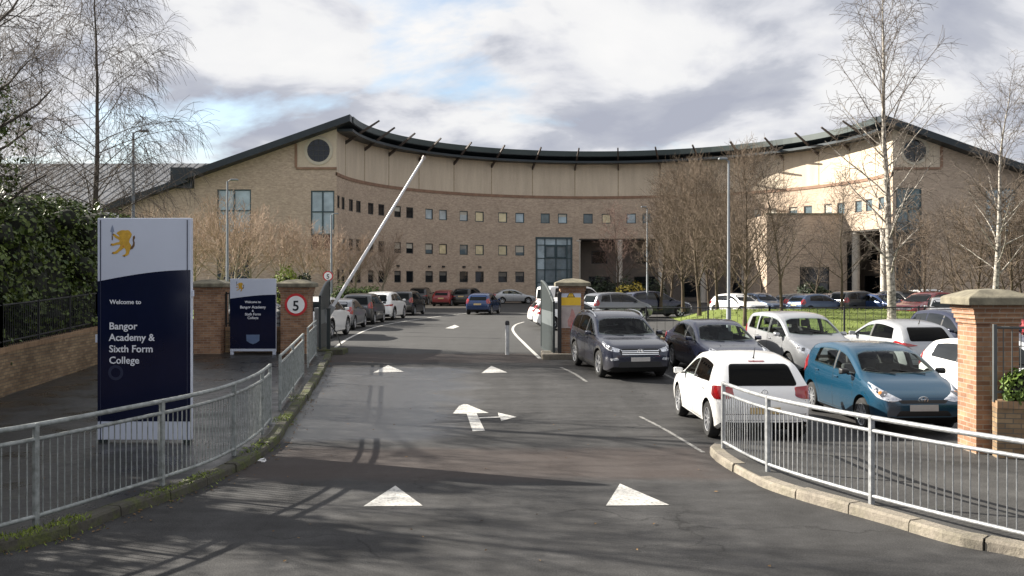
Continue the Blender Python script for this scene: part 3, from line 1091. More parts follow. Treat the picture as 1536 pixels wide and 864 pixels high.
# two-storey block standing forward on the right
b = MB()
bx0, bx1, by0, by1, bzt = 23.2, 31.45, 88.0, 97.0, 8.75
ffn = lambda u, z, d: (u, by0 + d, z)
DO = [(26.2, 28.9, Z0, 4.0), (30.5, 31.3, Z0, 6.3)]
tp = lambda u: bzt if u < 29.4 else bzt - (u - 30.0) * 1.3
grid_wall(b, [bx0, 30.0, 30.4, 30.8, bx1], [Z0, 6.3, 9], DO, ffn, top=tp, reveal=.3)
b.quad((bx0, by0, Z0), (bx0, by0, bzt), (bx0, by1, bzt), (bx0, by1, Z0))
b.quad((bx0, by0, bzt), (30.0, by0, bzt), (30.0, by1, bzt), (bx0, by1, bzt))
b.quad((30.0, by0, bzt), (bx1, by0, tp(bx1)), (bx1, by1, tp(bx1)), (30.0, by1, bzt))
sp(b, 'entrance_block', M['brick_main'], boxuv=True)
b = MB(); boxm(b, ffn, bx0 - .1, 30.0, bzt - .02, bzt + .14, -.1, .3)
sp(b, 'coping', M['cap_stone'])
for a, c, z0, z1 in DO:
    b = MB()
    for k in range(4 if c - a > 1 else 2):
        n = 3 if c - a > 1 else 1
        u = a + (c - a) * min(k, n) / n
        boxm(b, ffn, u - .05, u + .05, z0, z1, .12, .26)
    for z in (z0 + 2.3, z1 - .05): boxm(b, ffn, a, c, z - .05, z + .05, .125, .255)
    dw = sp(b, 'entrance_glazing', M['dark_frame'])
    g = MB(); boxm(g, ffn, a, c, z0, z1, .2, .22)
    sub(g, 'pane', M['glass_dark'], dw)

# grey roofed halls behind each wing
for (x0, x1, y0, y1, zl, zh, lab) in ((-62, -20.5, 98, 118, 9.0, 16.8, 'long grey metal roofed hall behind the left gable of the school'),
                                     (41.5, 75, 93, 112, 10.5, 16.2, 'dark grey roofed hall behind the right gable of the school')):
    t = empty('hall_building', (x0, y0, h(y0)), 0, lab, 'building')
    b = MB()
    X1, Y1 = x1 - x0, y1 - y0
    b.quad((0, 0, 0), (X1, 0, 0), (X1, 0, zl - .45), (0, 0, zl - .45)); b.quad((0, 0, 0), (0, 0, zl - .45), (0, Y1, zh - .45), (0, Y1, 0))
    b.quad((X1, 0, 0), (X1, Y1, 0), (X1, Y1, zh - .45), (X1, 0, zl - .45)); b.quad((0, Y1, 0), (0, Y1, zh - .45), (X1, Y1, zh - .45), (X1, Y1, 0))
    b.build('wall', M['brick_main'], t, boxuv=True)
    b = MB(); e = .6
    vs = [(-e, -e, zl - .6), (X1 + e, -e, zl - .6), (X1 + e, Y1 + e, zh - .25), (-e, Y1 + e, zh - .25)]
    b.add([(x, y, z - .15) for x, y, z in vs] + [(x, y, z + .1) for x, y, z in vs], [(3, 2, 1, 0), (4, 5, 6, 7), (0, 1, 5, 4), (1, 2, 6, 5), (2, 3, 7, 6), (3, 0, 4, 7)])
    n = int(X1 / .9)
    for k in range(n + 1):                       # standing seams
        x = -e + (X1 + 2 * e) * k / n
        b.add([(x - .03, -e, zl - .5), (x + .03, -e, zl - .5), (x + .03, Y1 + e, zh - .15), (x - .03, Y1 + e, zh - .15), (x, -e, zl - .44), (x, Y1 + e, zh - .09)],
              [(0, 4, 5, 3), (1, 2, 5, 4)])
    b.build('roof', M['roof_grey'], t)
# ===================================================================== CARS
def cr1(keys, n):
    """Catmull-Rom through 2D keys"""
    return catmull(keys, n)


CAR_TYPES = {
    # keys: (y, z) of the centre line from the nose to the tail
    'hatch': dict(L=4.05, W=1.75, keys=[(2.02, .46), (2.01, .58), (1.95, .69), (1.80, .765), (1.45, .86), (1.02, .95), (.62, 1.16), (.18, 1.37), (-.25, 1.445), (-.7, 1.445), (-1.2, 1.395), (-1.52, 1.32), (-1.74, 1.14), (-1.90, .96), (-1.97, .85), (-2.02, .66), (-2.02, .46)],
                  axles=(1.20, -1.35), wr=.32, belt=(.90, .975), roofin=.235, cowl=(1.0, .965), wtop=(.20, 1.365), sidey=(.92, -1.50), cp=(-1.18, -1.5), bp=-.20, rwin=(.97, 1.32, .60, .52), wind=1.40),
    'yaris': dict(L=3.90, W=1.70, keys=[(1.94, .44), (1.93, .57), (1.86, .70), (1.70, .80), (1.42, .91), (1.10, 1.01), (.70, 1.22), (.22, 1.43), (-.2, 1.50), (-.7, 1.51), (-1.2, 1.47), (-1.55, 1.39), (-1.74, 1.18), (-1.86, .98), (-1.92, .85), (-1.94, .66), (-1.94, .44)],
                  axles=(1.18, -1.33), wr=.305, belt=(.95, 1.05), roofin=.20, cowl=(1.08, 1.03), wtop=(.26, 1.42), sidey=(1.0, -1.45), cp=(-1.15, -1.4), bp=-.15, rwin=(1.0, 1.35, .58, .5), wind=1.45),
    'suv': dict(L=4.48, W=1.86, keys=[(2.23, .50), (2.22, .68), (2.16, .84), (2.0, .93), (1.6, 1.01), (1.12, 1.08), (.72, 1.29), (.25, 1.54), (-.2, 1.635), (-.8, 1.65), (-1.4, 1.60), (-1.75, 1.53), (-1.98, 1.30), (-2.12, 1.07), (-2.19, .93), (-2.23, .72), (-2.23, .50)],
                axles=(1.33, -1.34), wr=.36, belt=(1.04, 1.13), roofin=.225, cowl=(1.10, 1.095), wtop=(.27, 1.53), sidey=(1.0, -1.8), cp=(-1.45, -1.85), bp=-.10, rwin=(1.1, 1.48, .62, .54), wind=1.6),
    'sedan': dict(L=4.5, W=1.80, keys=[(2.24, .46), (2.23, .57), (2.17, .67), (2.0, .745), (1.6, .83), (1.05, .925), (.62, 1.13), (.12, 1.36), (-.3, 1.425), (-.8, 1.42), (-1.25, 1.32), (-1.70, 1.08), (-1.85, 1.02), (-2.10, 1.0), (-2.20, .92), (-2.24, .70), (-2.24, .46)],
                  axles=(1.33, -1.32), wr=.32, belt=(.90, .98), roofin=.23, cowl=(1.02, .945), wtop=(.16, 1.35), sidey=(.92, -1.4), cp=(-1.1, -1.5), bp=-.20, rwin=(1.06, 1.30, .58, .5), wind=1.38),
    'mpv': dict(L=4.15, W=1.76, keys=[(2.07, .46), (2.06, .62), (2.0, .76), (1.84, .87), (1.5, 1.0), (1.2, 1.09), (.8, 1.32), (.35, 1.54), (-.1, 1.615), (-.7, 1.625), (-1.3, 1.59), (-1.72, 1.51), (-1.90, 1.25), (-1.99, 1.05), (-2.04, .9), (-2.07, .7), (-2.07, .46)],
                axles=(1.27, -1.32), wr=.315, belt=(1.0, 1.08), roofin=.20, cowl=(1.18, 1.10), wtop=(.38, 1.53), sidey=(1.1, -1.7), cp=(-1.45, -1.72), bp=-.15, rwin=(1.05, 1.47, .62, .54), wind=1.55),
    'van': dict(L=4.8, W=1.92, keys=[(2.38, .5), (2.37, .72), (2.3, .92), (2.1, 1.06), (1.8, 1.17), (1.6, 1.24), (1.3, 1.5), (.95, 1.80), (.6, 1.92), (-.3, 1.96), (-1.5, 1.96), (-2.15, 1.93), (-2.3, 1.84), (-2.35, 1.5), (-2.38, 1.1), (-2.39, .8), (-2.39, .5)],
                axles=(1.5, -1.45), wr=.33, belt=(1.12, 1.15), roofin=.16, cowl=(1.55, 1.25), wtop=(1.0, 1.8), sidey=(1.5, -2.1), cp=(-2.0, -2.1), bp=.2, rwin=(1.15, 1.75, .72, .66), wind=1.8),
}


class Car:
    def __init__(self, kind, detail=True, ns=5):
        self.s = s = CAR_TYPES[kind]
        self.kind, self.detail = kind, detail
        self.pts = cr1(s['keys'], ns)
        L, W = s['L'], s['W']

        def ws(y):
            e = abs(y) / (L / 2); d = L / 2 - abs(y)
            w = W / 2 * (1 - .055 * e ** 3)
            k = .42 if y > 0 else .30
            if d < k: w *= 1 - (.17 if y > 0 else .11) * (1 - d / k) ** 2.2
            return w

        def zb(y):
            d = L / 2 - abs(y)
            return .19 + (.17 * (1 - d / .3) ** 1.5 if d < .3 else 0)

        def belt(y):
            t = (s['cowl'][0] - y) / (s['cowl'][0] + L / 2)
            return s['belt'][0] + (s['belt'][1] - s['belt'][0]) * max(-.3, min(1, t))
        self.openings = []
        self.ws, self.zb, self.belt = ws, zb, belt
        self.zmax = max(z for _, z in s['keys'])

    def zt(self, y):
        P = self.pts
        best = None
        for (y0, z0), (y1, z1) in zip(P, P[1:]):
            if (y0 - y) * (y1 - y) <= 0 and abs(y0 - y1) > 1e-9:
                z = z0 + (z1 - z0) * (y - y0) / (y1 - y0)
                best = z if best is None else max(best, z)
        return best if best is not None else .5

    def section(self, y, z):
        s = self.s
        w, zb = self.ws(y), self.zb(y)
        zb = min(zb, z - .04)
        bl = min(self.belt(y), z - .035)
        g = max(0.0, z - bl)
        gm = self.zmax - self.belt(0)
        k = min(1, g / gm)
        wtop = (w * .955) + ((s['W'] / 2 - s['roofin']) - w * .955) * k ** .9
        if k < .15: wtop = min(wtop, w * .90)
        e = min(.055, g * .45)
        H = bl - zb
        pts = [(0, zb), (.72 * w, zb), (.90 * w, zb + .015), (.965 * w, zb + .06 * H / .7), (.985 * w, zb + .28 * H), (1.0 * w, zb + .52 * H), (.995 * w, zb + .72 * H), (.975 * w, zb + .87 * H), (.955 * w, bl)]
        x0, z0 = .952 * w, bl + .004
        x1, z1 = wtop, z - e
        for t, bow in ((.04, 0), (.35, .012), (.7, .012), (1.0, 0)):
            pts.append((x0 + (x1 - x0) * t + bow * k, z0 + (z1 - z0) * t))
        pts += [(wtop - .035 * min(1, k * 3 + .3), z - e * .38), (wtop * .80, z - e * .06 + .0), (wtop * .4, z + .010 * k), (0, z + .016 * k)]
        return pts

    def body(self):
        b = MB()
        P = self.pts
        # cut duplicates at the very ends so that the end caps stay small
        secs = []
        for y, z in P:
            sec = self.section(y, z)
            ring = [(x, y, zz) for x, zz in sec] + [(-x, y, zz) for x, zz in sec[-2:0:-1]]
            secs.append(ring)
        n = len(secs[0])
        for r in secs: b.v.extend(r)
        for i in range(len(secs) - 1):
            for k in range(n):
                k2 = (k + 1) % n
                b.f.append([i * n + k, i * n + k2, (i + 1) * n + k2, (i + 1) * n + k]); b.m.append(0); b.uv.append(None)
        for i in (0, len(secs) - 1):
            b.f.append([i * n + k for k in range(n)]); b.m.append(0); b.uv.append(None)
        o = b.build('body', [M['paint_base'], M['arch']])
        fixn(o)
        # cut the wheel arches
        s = self.s
        c = MB(); ra = s['wr'] + .055
        for ay in s['axles']:
            for sd in (-1, 1):
                x0, x1 = sd * (s['W'] / 2 - .26), sd * (s['W'] / 2 + .25)
                prof = [(0, x0), (ra, x0), (ra, x1), (0, x1)]
                n0 = len(c.v)
                N_ = 28
                for (r_, x) in ((ra, x0), (ra, x1)):
                    for k in range(N_):
                        a = 2 * math.pi * k / N_
                        c.v.append((x, ay + r_ * math.cos(a), s['wr'] + .01 + r_ * math.sin(a)))
                for k in range(N_):
                    k2 = (k + 1) % N_
                    c.f.append([n0 + k, n0 + k2, n0 + N_ + k2, n0 + N_ + k]); c.m.append(0); c.uv.append(None)
                c.f.append([n0 + k for k in range(N_)]); c.m.append(0); c.uv.append(None)
                c.f.append([n0 + N_ + k for k in range(N_)]); c.m.append(0); c.uv.append(None)
        co = c.build('cutter', M['arch']); fixn(co)
        md = o.modifiers.new('arch', 'BOOLEAN'); md.operation = 'DIFFERENCE'; md.object = co; md.solver = 'EXACT'
        dg = bpy.context.evaluated_depsgraph_get()
        me = bpy.data.meshes.new_from_object(o.evaluated_get(dg))
        o.modifiers.clear()
        me.name = 'body'
        old = o.data; o.data = me
        bpy.data.meshes.remove(old)
        cm = co.data; bpy.data.objects.remove(co); bpy.data.meshes.remove(cm)
        while len(me.materials) < 2: me.materials.append(M['arch'])
        me.materials[0] = M['paint_base']; me.materials[1] = M['arch']
        for p in me.polygons:
            q = p.center
            dark = q.z < self.zb(q.y) + .035 and p.normal.z < -.5
            for ay in s['axles']:
                d = math.hypot(q.y - ay, q.z - s['wr'] - .01)
                if d < ra + .004 and abs(q.x) > s['W'] / 2 - .30: dark = True
            p.material_index = 1 if dark else 0
        me.shade_smooth(); me.set_sharp_from_angle(angle=R(38))
        bm = bmesh.new(); bm.from_mesh(me)
        self.bvh = BVHTree.FromBMesh(bm)
        bm.free()
        return o

    def decal(self, name, poly, ang, mat, root, off=.005, step=.07, parent=None, curve=True):
        """a shaped panel laid on the body, seen square-on from azimuth ang (0 = from the front)"""
        if not self.detail: step *= 2
        a = R(ang)
        outw = Vector((math.sin(a), math.cos(a), 0)); ua = Vector((math.cos(a), -math.sin(a), 0))
        n = len(poly)
        bnd = []
        for i in range(n):
            p, q = Vector(poly[i]), Vector(poly[(i + 1) % n])
            m = max(1, int((q - p).length / step))
            for k in range(m): bnd.append(p + (q - p) * k / m)
        vs = list(bnd)
        x0, x1 = min(p.x for p in bnd), max(p.x for p in bnd)
        y0, y1 = min(p.y for p in bnd), max(p.y for p in bnd)

        def ins(x, y):
            c = False
            for i in range(n):
                (xa, ya), (xb, yb) = poly[i], poly[(i + 1) % n]
                if (ya > y) != (yb > y) and x < (xb - xa) * (y - ya) / (yb - ya) + xa: c = not c
            return c
        yy = y0 + step * .5
        while yy < y1:
            xx = x0 + step * .5
            while xx < x1:
                if ins(xx, yy) and min((Vector((xx, yy)) - q).length for q in bnd) > step * .4: vs.append(Vector((xx, yy)))
                xx += step
            yy += step
        nb = len(bnd)
        r = geometry.delaunay_2d_cdt([Vector((p[0], p[1])) for p in vs], [(i, (i + 1) % nb) for i in range(nb)], [], 1, 1e-5)
        V2, fs = r[0], r[2]
        P, Nn = [], []
        for p in V2:
            o = outw * 4 + ua * p[0] + Vector((0, 0, p[1]))
            hit, nrm, _, _ = self.bvh.ray_cast(o, -outw)
            if hit is None: P.append(None); Nn.append(None); continue
            if nrm.dot(outw) < 0: nrm = -nrm
            P.append(hit); Nn.append(nrm)
        fs = [f for f in fs if all(P[i] is not None for i in f)]
        # drop pieces that jumped across a gap in the body
        fs = [f for f in fs if max((P[f[i]] - P[f[i - 1]]).length for i in range(len(f))) < step * 7]
        if not fs: return None
        b = MB()
        for p, nn in zip(P, Nn):
            b.v.append(tuple(p + (nn * .6 + outw * .4) * off) if p is not None else (0, 0, 0))
        cnt = {}
        for f in fs:
            b.f.append(list(f)); b.m.append(0); b.uv.append(None)
            for i in range(len(f)):
                e = (f[i - 1], f[i]); cnt.setdefault(tuple(sorted(e)), []).append(e)
        for k, es in cnt.items():
            if len(es) == 1:
                i, j = es[0]
                base = len(b.v)
                for q in (i, j): b.v.append(tuple(P[q] - outw * .02))
                b.f.append([j, i, base, base + 1]); b.m.append(0); b.uv.append(None)
        o = b.build(name, mat, parent or root)
        bm = bmesh.new(); bm.from_mesh(o.data)
        bmesh.ops.delete(bm, geom=[v for v in bm.verts if not v.link_faces], context='VERTS')
        bmesh.ops.recalc_face_normals(bm, faces=bm.faces[:])
        bm.to_mesh(o.data); bm.free()
        if len(o.data.polygons):
            # make sure the outside faces outwards
            t = sum((p.normal.dot(outw) * p.area for p in o.data.polygons))
            if t < 0: o.data.flip_normals()
        o.data.shade_smooth(); o.data.set_sharp_from_angle(angle=R(40))
        return o

    def open_cabin(self, o, root):
        """hollow the cabin, cut the window openings, put seats in"""
        s = self.s; L, W = s['L'], s['W']
        b = MB()
        y0, y1 = s['cowl'][0] - .13, -L / 2 + .33
        n = 26; m = None
        FL = .42
        for i in range(n + 1):
            y = y0 + (y1 - y0) * i / n
            sec = self.section(y, self.zt(y) - .06)
            w = self.ws(y)
            k = (w - .07) / w
            sec = [(x * k, max(z, FL + .0005 * j)) for j, (x, z) in enumerate(sec)]
            sec[0] = (0, FL)
            ring = [(x, y, z) for x, z in sec] + [(-x, y, z) for x, z in sec[-2:0:-1]]
            m = len(ring); b.v.extend(ring)
        for i in range(n):
            for k in range(m):
                k2 = (k + 1) % m
                b.f.append([i * m + k, i * m + k2, (i + 1) * m + k2, (i + 1) * m + k]); b.m.append(0); b.uv.append(None)
        for i in (0, n): b.f.append([i * m + k for k in range(m)]); b.m.append(0); b.uv.append(None)
        cutters = [b]
        for poly, ang in self.openings:
            a = R(ang)
            outw = Vector((math.sin(a), math.cos(a), 0)); ua = Vector((math.cos(a), -math.sin(a), 0))
            cx = (min(p[0] for p in poly) + max(p[0] for p in poly)) / 2; cz = (min(p[1] for p in poly) + max(p[1] for p in poly)) / 2
            hx = (max(p[0] for p in poly) - min(p[0] for p in poly)) / 2; hz = (max(p[1] for p in poly) - min(p[1] for p in poly)) / 2
            kx, kz = max(.5, 1 - .018 / hx), max(.5, 1 - .018 / hz)
            pp = [(cx + (u - cx) * kx, cz + (z - cz) * kz) for u, z in poly]
            if ang in (90, -90): d0, d1 = W / 2 + .2, W / 2 - .36
            elif ang == 0: d0, d1 = s['cowl'][0] + .1, s['wtop'][0] - .10
            else: d0, d1 = L / 2 + .2, L / 2 - .62
            c = MB(); q = len(pp)
            c.v = [tuple(outw * d0 + ua * u + Vector((0, 0, z))) for u, z in pp] + [tuple(outw * d1 + ua * u + Vector((0, 0, z))) for u, z in pp]
            c.f = [list(range(q)), list(range(2 * q - 1, q - 1, -1))] + [[i, (i + 1) % q, q + (i + 1) % q, q + i] for i in range(q)]
            c.m = [0] * len(c.f); c.uv = [None] * len(c.f)
            cutters.append(c)
        n0 = len(o.data.polygons)
        for c in cutters:
            co = c.build('cutter', M['arch']); fixn(co)
            md = o.modifiers.new('cut', 'BOOLEAN'); md.operation = 'DIFFERENCE'; md.object = co; md.solver = 'EXACT'
            dg = bpy.context.evaluated_depsgraph_get()
            me = bpy.data.meshes.new_from_object(o.evaluated_get(dg))
            o.modifiers.clear()
            if len(me.polygons) > 50:
                old = o.data; o.data = me; bpy.data.meshes.remove(old)
            else: bpy.data.meshes.remove(me)
            cm = co.data; bpy.data.objects.remove(co); bpy.data.meshes.remove(cm)
        me = o.data; me.name = 'body'
        me.materials.clear()
        for k in ('paint_base', 'arch', 'interior'): me.materials.append(M[k])
        for p in me.polygons:
            q = p.center
            hit = self.bvh.find_nearest(q)
            d = hit[3] if hit[0] else 1
            if d > .006: p.material_index = 2
            else:
                dark = q.z < self.zb(q.y) + .035 and p.normal.z < -.5
                for ay in s['axles']:
                    dd = math.hypot(q.y - ay, q.z - s['wr'] - .01)
                    if dd < s['wr'] + .059 and abs(q.x) > W / 2 - .30: dark = True
                p.material_index = 1 if dark else 0
        me.shade_smooth(); me.set_sharp_from_angle(angle=R(38))
        # seats, dashboard, steering wheel
        H = self.zmax

        def seat(x, y, w, name='seat'):
            bm = bmesh.new()
            for (cy, cz, sy, sz, tilt, sw) in ((.20, .50, .50, .16, 0, w), (-.10, .80, .13, .62, -.22, w * .96), (-.20, H - .31, .10, .19, -.15, w * .52 if w < .7 else w * .9)):
                r = bmesh.ops.create_cube(bm, size=1)
                bmesh.ops.scale(bm, vec=(sw, sy, sz), verts=r['verts'])
                bmesh.ops.rotate(bm, cent=(0, 0, 0), matrix=Matrix.Rotation(-tilt, 3, 'X'), verts=r['verts'])
                bmesh.ops.translate(bm, vec=(x, y + cy, cz), verts=r['verts'])
            bmesh.ops.bevel(bm, geom=bm.edges[:], offset=.04, segments=3, affect='EDGES', profile=.5)
            me_ = bpy.data.meshes.new(name); bm.to_mesh(me_); bm.free(); me_.materials.append(M['seat_cloth']); me_.shade_smooth()
            so = bpy.data.objects.new(name, me_); COL.objects.link(so); so.parent = root
        for x in (-.36, .36): seat(x, -.12, .48)
        seat(0, -.98 if self.kind != 'sedan' else -.9, 1.16)
        db = MB(); db.box((0, s['cowl'][0] - .34, self.belt(s['cowl'][0]) - .10), (W - .36, .40, .22))
        bevel(db.build('dashboard', M['interior'], root), .05, 3)
        st = MB(); cy, cz = s['cowl'][0] - .64, self.belt(0) - .06
        st.tube([(.36 + .18 * math.cos(k * .3927), cy + .06 * math.sin(k * .3927), cz + .17 * math.sin(k * .3927)) for k in range(17)], .016, 6, caps=False)
        st.build('steering_wheel', M['interior'], root, smooth_angle=60)

    def line(self, name, pts, ang, mat, root, w=.008, off=.002):
        """a shut line: narrow strip following a path"""
        poly = []
        P = [Vector(p) for p in pts]
        L, Rr = [], []
        for i, p in enumerate(P):
            d = (P[min(i + 1, len(P) - 1)] - P[max(i - 1, 0)]).normalized()
            nn = Vector((-d.y, d.x)) * w / 2
            L.append(tuple(p + nn)); Rr.append(tuple(p - nn))
        return self.decal(name, L + Rr[::-1], ang, mat, root, off, .12)


def wheel(root, x, y, r, w, sd, style, detail):
    n = 32 if detail else 16
    b = MB()
    hw = w / 2
    prof = [(r * .66, -hw * .9), (r * .9, -hw), (r * .985, -hw * .72), (r, -hw * .4), (r, hw * .4), (r * .985, hw * .72), (r * .9, hw), (r * .66, hw * .9)]
    b.lathe(prof, n, 'x')
    t = b.build('wheel', M['tyre'], root, smooth_angle=50)
    fixn(t)
    t.location = (x, y, r)
    b = MB()
    f = sd
    b.lathe([(r * .67, f * hw * .86), (r * .655, f * hw * .92), (r * .615, f * hw * .86), (r * .60, f * hw * .2), (0, f * hw * .15)], n, 'x', mis=[0, 0, 0, 1])
    b.lathe([(0, f * hw * .78), (r * .13, f * hw * .76), (r * .16, f * hw * .6), (r * .16, f * hw * .2)], 12, 'x')
    ns = {'five': 5, 'ten': 10, 'six': 6}[style]
    for k in range(ns):
        a = 2 * math.pi * k / ns + .3
        ca, sa = math.cos(a), math.sin(a)
        wi, wo = (r * .085, r * .12) if ns == 5 else ((r * .05, r * .045) if ns == 10 else (r * .07, r * .09))
        q = []
        for rr, ww, xx in ((r * .10, wi, hw * .72), (r * .625, wo, hw * .82)):
            for s_, dx in ((-1, 0), (1, 0), (1, -.03), (-1, -.03)):
                q.append((f * (xx + dx), rr * ca - s_ * ww * sa, rr * sa + s_ * ww * ca))
        b.add(q, [(0, 1, 5, 4), (1, 2, 6, 5), (3, 0, 4, 7), (2, 3, 7, 6)])
    rim = b.build('rim', [M['alloy'], M['arch']], t, smooth_angle=35)
    fixn(rim)
    return t


def mirror(root, x, y, z, sd, mat):
    bm = bmesh.new()
    bmesh.ops.create_cube(bm, size=1)
    for v in bm.verts:
        if v.co.y > 0: v.co.x *= .75; v.co.z *= .7
        if v.co.x * sd < 0: v.co.z *= .75
    bmesh.ops.bevel(bm, geom=bm.edges[:], offset=.22, segments=3, affect='EDGES', profile=.6)
    bmesh.ops.scale(bm, vec=(.19, .13, .135), verts=bm.verts[:])
    bmesh.ops.translate(bm, vec=(x + sd * .135, y, z + .05), verts=bm.verts[:])
    me = bpy.data.meshes.new('mirror'); bm.to_mesh(me); bm.free()
    me.materials.append(mat); me.shade_smooth()
    o = bpy.data.objects.new('mirror', me); COL.objects.link(o); o.parent = root
    b = MB(); b.box((x + sd * .03, y, z + .0), (.1, .06, .03))
    st = b.build('stalk', M['plastic_black'], o)
    return o


def rounded(poly, r=.04, n=3):
    out = []
    m = len(poly)
    for i in range(m):
        p, a, c = Vector(poly[i]), Vector(poly[i - 1]), Vector(poly[(i + 1) % m])
        da, dc = (a - p), (c - p)
        ra = min(r, da.length * .45); rc = min(r, dc.length * .45)
        A, C = p + da.normalized() * ra, p + dc.normalized() * rc
        for k in range(n + 1):
            t = k / n
            out.append(tuple(A * (1 - t) ** 2 + p * 2 * t * (1 - t) + C * t * t))
    return out


def sideu(y, sd): return -y if sd > 0 else y       # u of a side view at +90 / -90


def build_car(kind, detail=True, privacy=False, style='five', mirror_mat=None, lights='halogen', rear='high', grille='slim', extras=(), plates=('plate_white', 'plate_yellow')):
    c = Car(kind, detail, 5 if detail else 3)
    s = c.s
    root = empty('parked_car')
    L, W = s['L'], s['W']
    body = c.body(); body.parent = root
    # ---- glass
    GW = M['glass_clear'] if detail else M['car_glass']
    GS_ = M['glass_clear'] if detail else M['car_side_glass']
    GR_ = (M['glass_privacy'] if privacy else M['glass_clear']) if detail else M['car_glass']
    GQ = GR_ if detail else M['car_side_glass']

    def pane(name, poly, ang, mat, off):
        if detail and max(p[0] for p in poly) - min(p[0] for p in poly) > .12: c.openings.append((poly, ang))
        return c.decal(name, poly, ang, mat, root, off)
    cz, tz = s['cowl'][1] + .012, s['wtop'][1] - .012
    wb = c.ws(s['cowl'][0]) * .955 - .085; wt = W / 2 - s['roofin'] - .075
    poly = [(-wb, cz + .03), (-wb * .6, cz - .005), (0, cz - .015), (wb * .6, cz - .005), (wb, cz + .03), (wt + .02, tz - .05), (wt * .7, tz + .0), (0, tz + .012), (-wt * .7, tz), (-wt - .02, tz - .05)]
    pane('windscreen', rounded(poly, .05), 0, GW, .004)
    z0, z1, a0, a1 = s['rwin']
    poly = [(-a0, z0), (a0, z0), (a1, z1), (-a1, z1)]
    pane('rear_window', rounded(poly, .07, 4), 180, GR_, .005)
    ya, yc = s['sidey']
    lo = lambda y: c.belt(y) + .035
    hi = lambda y: c.zt(y) - .115
    for sd in (-1, 1):
        ang = 90 * sd

        def winpoly(y0, y1, slant0=0, slant1=0):
            """between y0 (front) and y1 (rear): follows belt and roof"""
            n = 8
            ysl = [y0 + (y1 - y0) * k / n for k in range(n + 1)]
            bot = [(y, lo(y)) for y in ysl if hi(y) > lo(y) + .02]
            top = []
            for k in range(n + 1):
                y = (y0 + slant0) + ((y1 + slant1) - (y0 + slant0)) * k / n
                if hi(y) > lo(y) + .02: top.append((y, hi(y)))
            return [(sideu(y, sd), z) for y, z in bot + top[::-1]]
        bp = s['bp']
        # first y where the side glass has opened up behind the screen pillar
        yf = ya
        while hi(yf) < lo(yf) + .03 and yf > -1: yf -= .02
        pane('side_window', rounded(winpoly(yf, bp + .035), .03), ang, GS_, .004)
        ct, cb = s['cp']
        dsplit = s['axles'][1] + .38
        pane('side_window', rounded(winpoly(bp - .035, cb + .16 if kind in ('hatch', 'yaris', 'sedan') else dsplit, 0, .10 if kind in ('hatch', 'yaris', 'sedan') else 0), .03), ang, GQ, .004)
        if kind in ('suv', 'mpv', 'van'):
            pane('side_window', rounded(winpoly(dsplit - .06, cb + .06, 0, .12), .035), ang, GQ, .004)
        # black pillar finisher between the doors
        c.decal('pillar_trim', [(sideu(bp + .034, sd), lo(bp) - .005), (sideu(bp - .034, sd), lo(bp) - .005), (sideu(bp - .034, sd), hi(bp)), (sideu(bp + .034, sd), hi(bp))], ang, M['plastic_black'], root, .003)
        if detail:
            zl = c.zb(0) + .10
            d0, d2 = s['axles'][0] - s['wr'] - .10, s['axles'][1] + s['wr'] + .06
            for yy, top_ in ((d0 + .04, lo(d0 + .04) - .03), (bp, lo(bp) - .03)):
                c.line('door_seam', [(sideu(yy, sd), zl), (sideu(yy, sd), (zl + top_) / 2), (sideu(yy - .01, sd), top_)], ang, M['arch'], root, .009)
            c.line('door_seam', [(sideu(d2 + .12, sd), zl), (sideu(d2 + .08, sd), .5), (sideu(d2 - .08, sd), .72), (sideu(d2 - .12, sd), lo(d2) - .03)], ang, M['arch'], root, .009)
            c.line('door_seam', [(sideu(d0 + .04, sd), zl), (sideu(d2 + .12, sd), zl)], ang, M['arch'], root, .008)
            for yy in (bp + .17, d2 - .02 if kind != 'mpv' else d2 + .05):
                zz = c.belt(yy) - .10
                p = c.bvh.ray_cast(Vector((3 * sd, yy, zz)), Vector((-sd, 0, 0)))[0]
                if p:
                    hb = MB(); hb.box((p.x + sd * .012, yy, zz), (.035, .19, .028))
                    ho = hb.build('door_handle', M['paint_base'], root); bevel(ho, .009, 2); ho.data.shade_smooth()
            # sill cladding
            c.decal('sill_trim', [(sideu(s['axles'][0] - s['wr'] - .05, sd), .17), (sideu(s['axles'][1] + s['wr'] + .05, sd), .17), (sideu(s['axles'][1] + s['wr'] + .05, sd), .255 if kind != 'suv' else .36), (sideu(s['axles'][0] - s['wr'] - .05, sd), .255 if kind != 'suv' else .36)], ang, M['plastic_black'], root, .003)
        if kind == 'suv':                      # dark arch cladding
            for ay in s['axles']:
                n = 16; r0, r1 = s['wr'] + .057, s['wr'] + .115
                pol = []
                for k in range(n + 1):
                    a = math.pi * (k / n) * 1.04 - .06
                    pol.append((sideu(ay + r0 * math.cos(a), sd), s['wr'] + .01 + r0 * math.sin(a)))
                for k in range(n, -1, -1):
                    a = math.pi * (k / n) * 1.04 - .06
                    pol.append((sideu(ay + r1 * math.cos(a), sd), s['wr'] + .01 + r1 * math.sin(a)))
                c.decal('arch_trim', pol, ang, M['plastic_black'], root, .006)
        mm = mirror_mat or M['paint_base']
        ym = s['cowl'][0] - .38
        mirror(root, sd * (c.ws(ym) * .955), ym, c.belt(ym) + .04, sd, mm)
        for ay in s['axles']:
            wheel(root, sd * (W / 2 - .115), ay, s['wr'], .20, sd, style, detail)
    # ---- front
    fz = c.zt(L / 2 - .14)
    hwf = c.ws(L / 2 - .12)
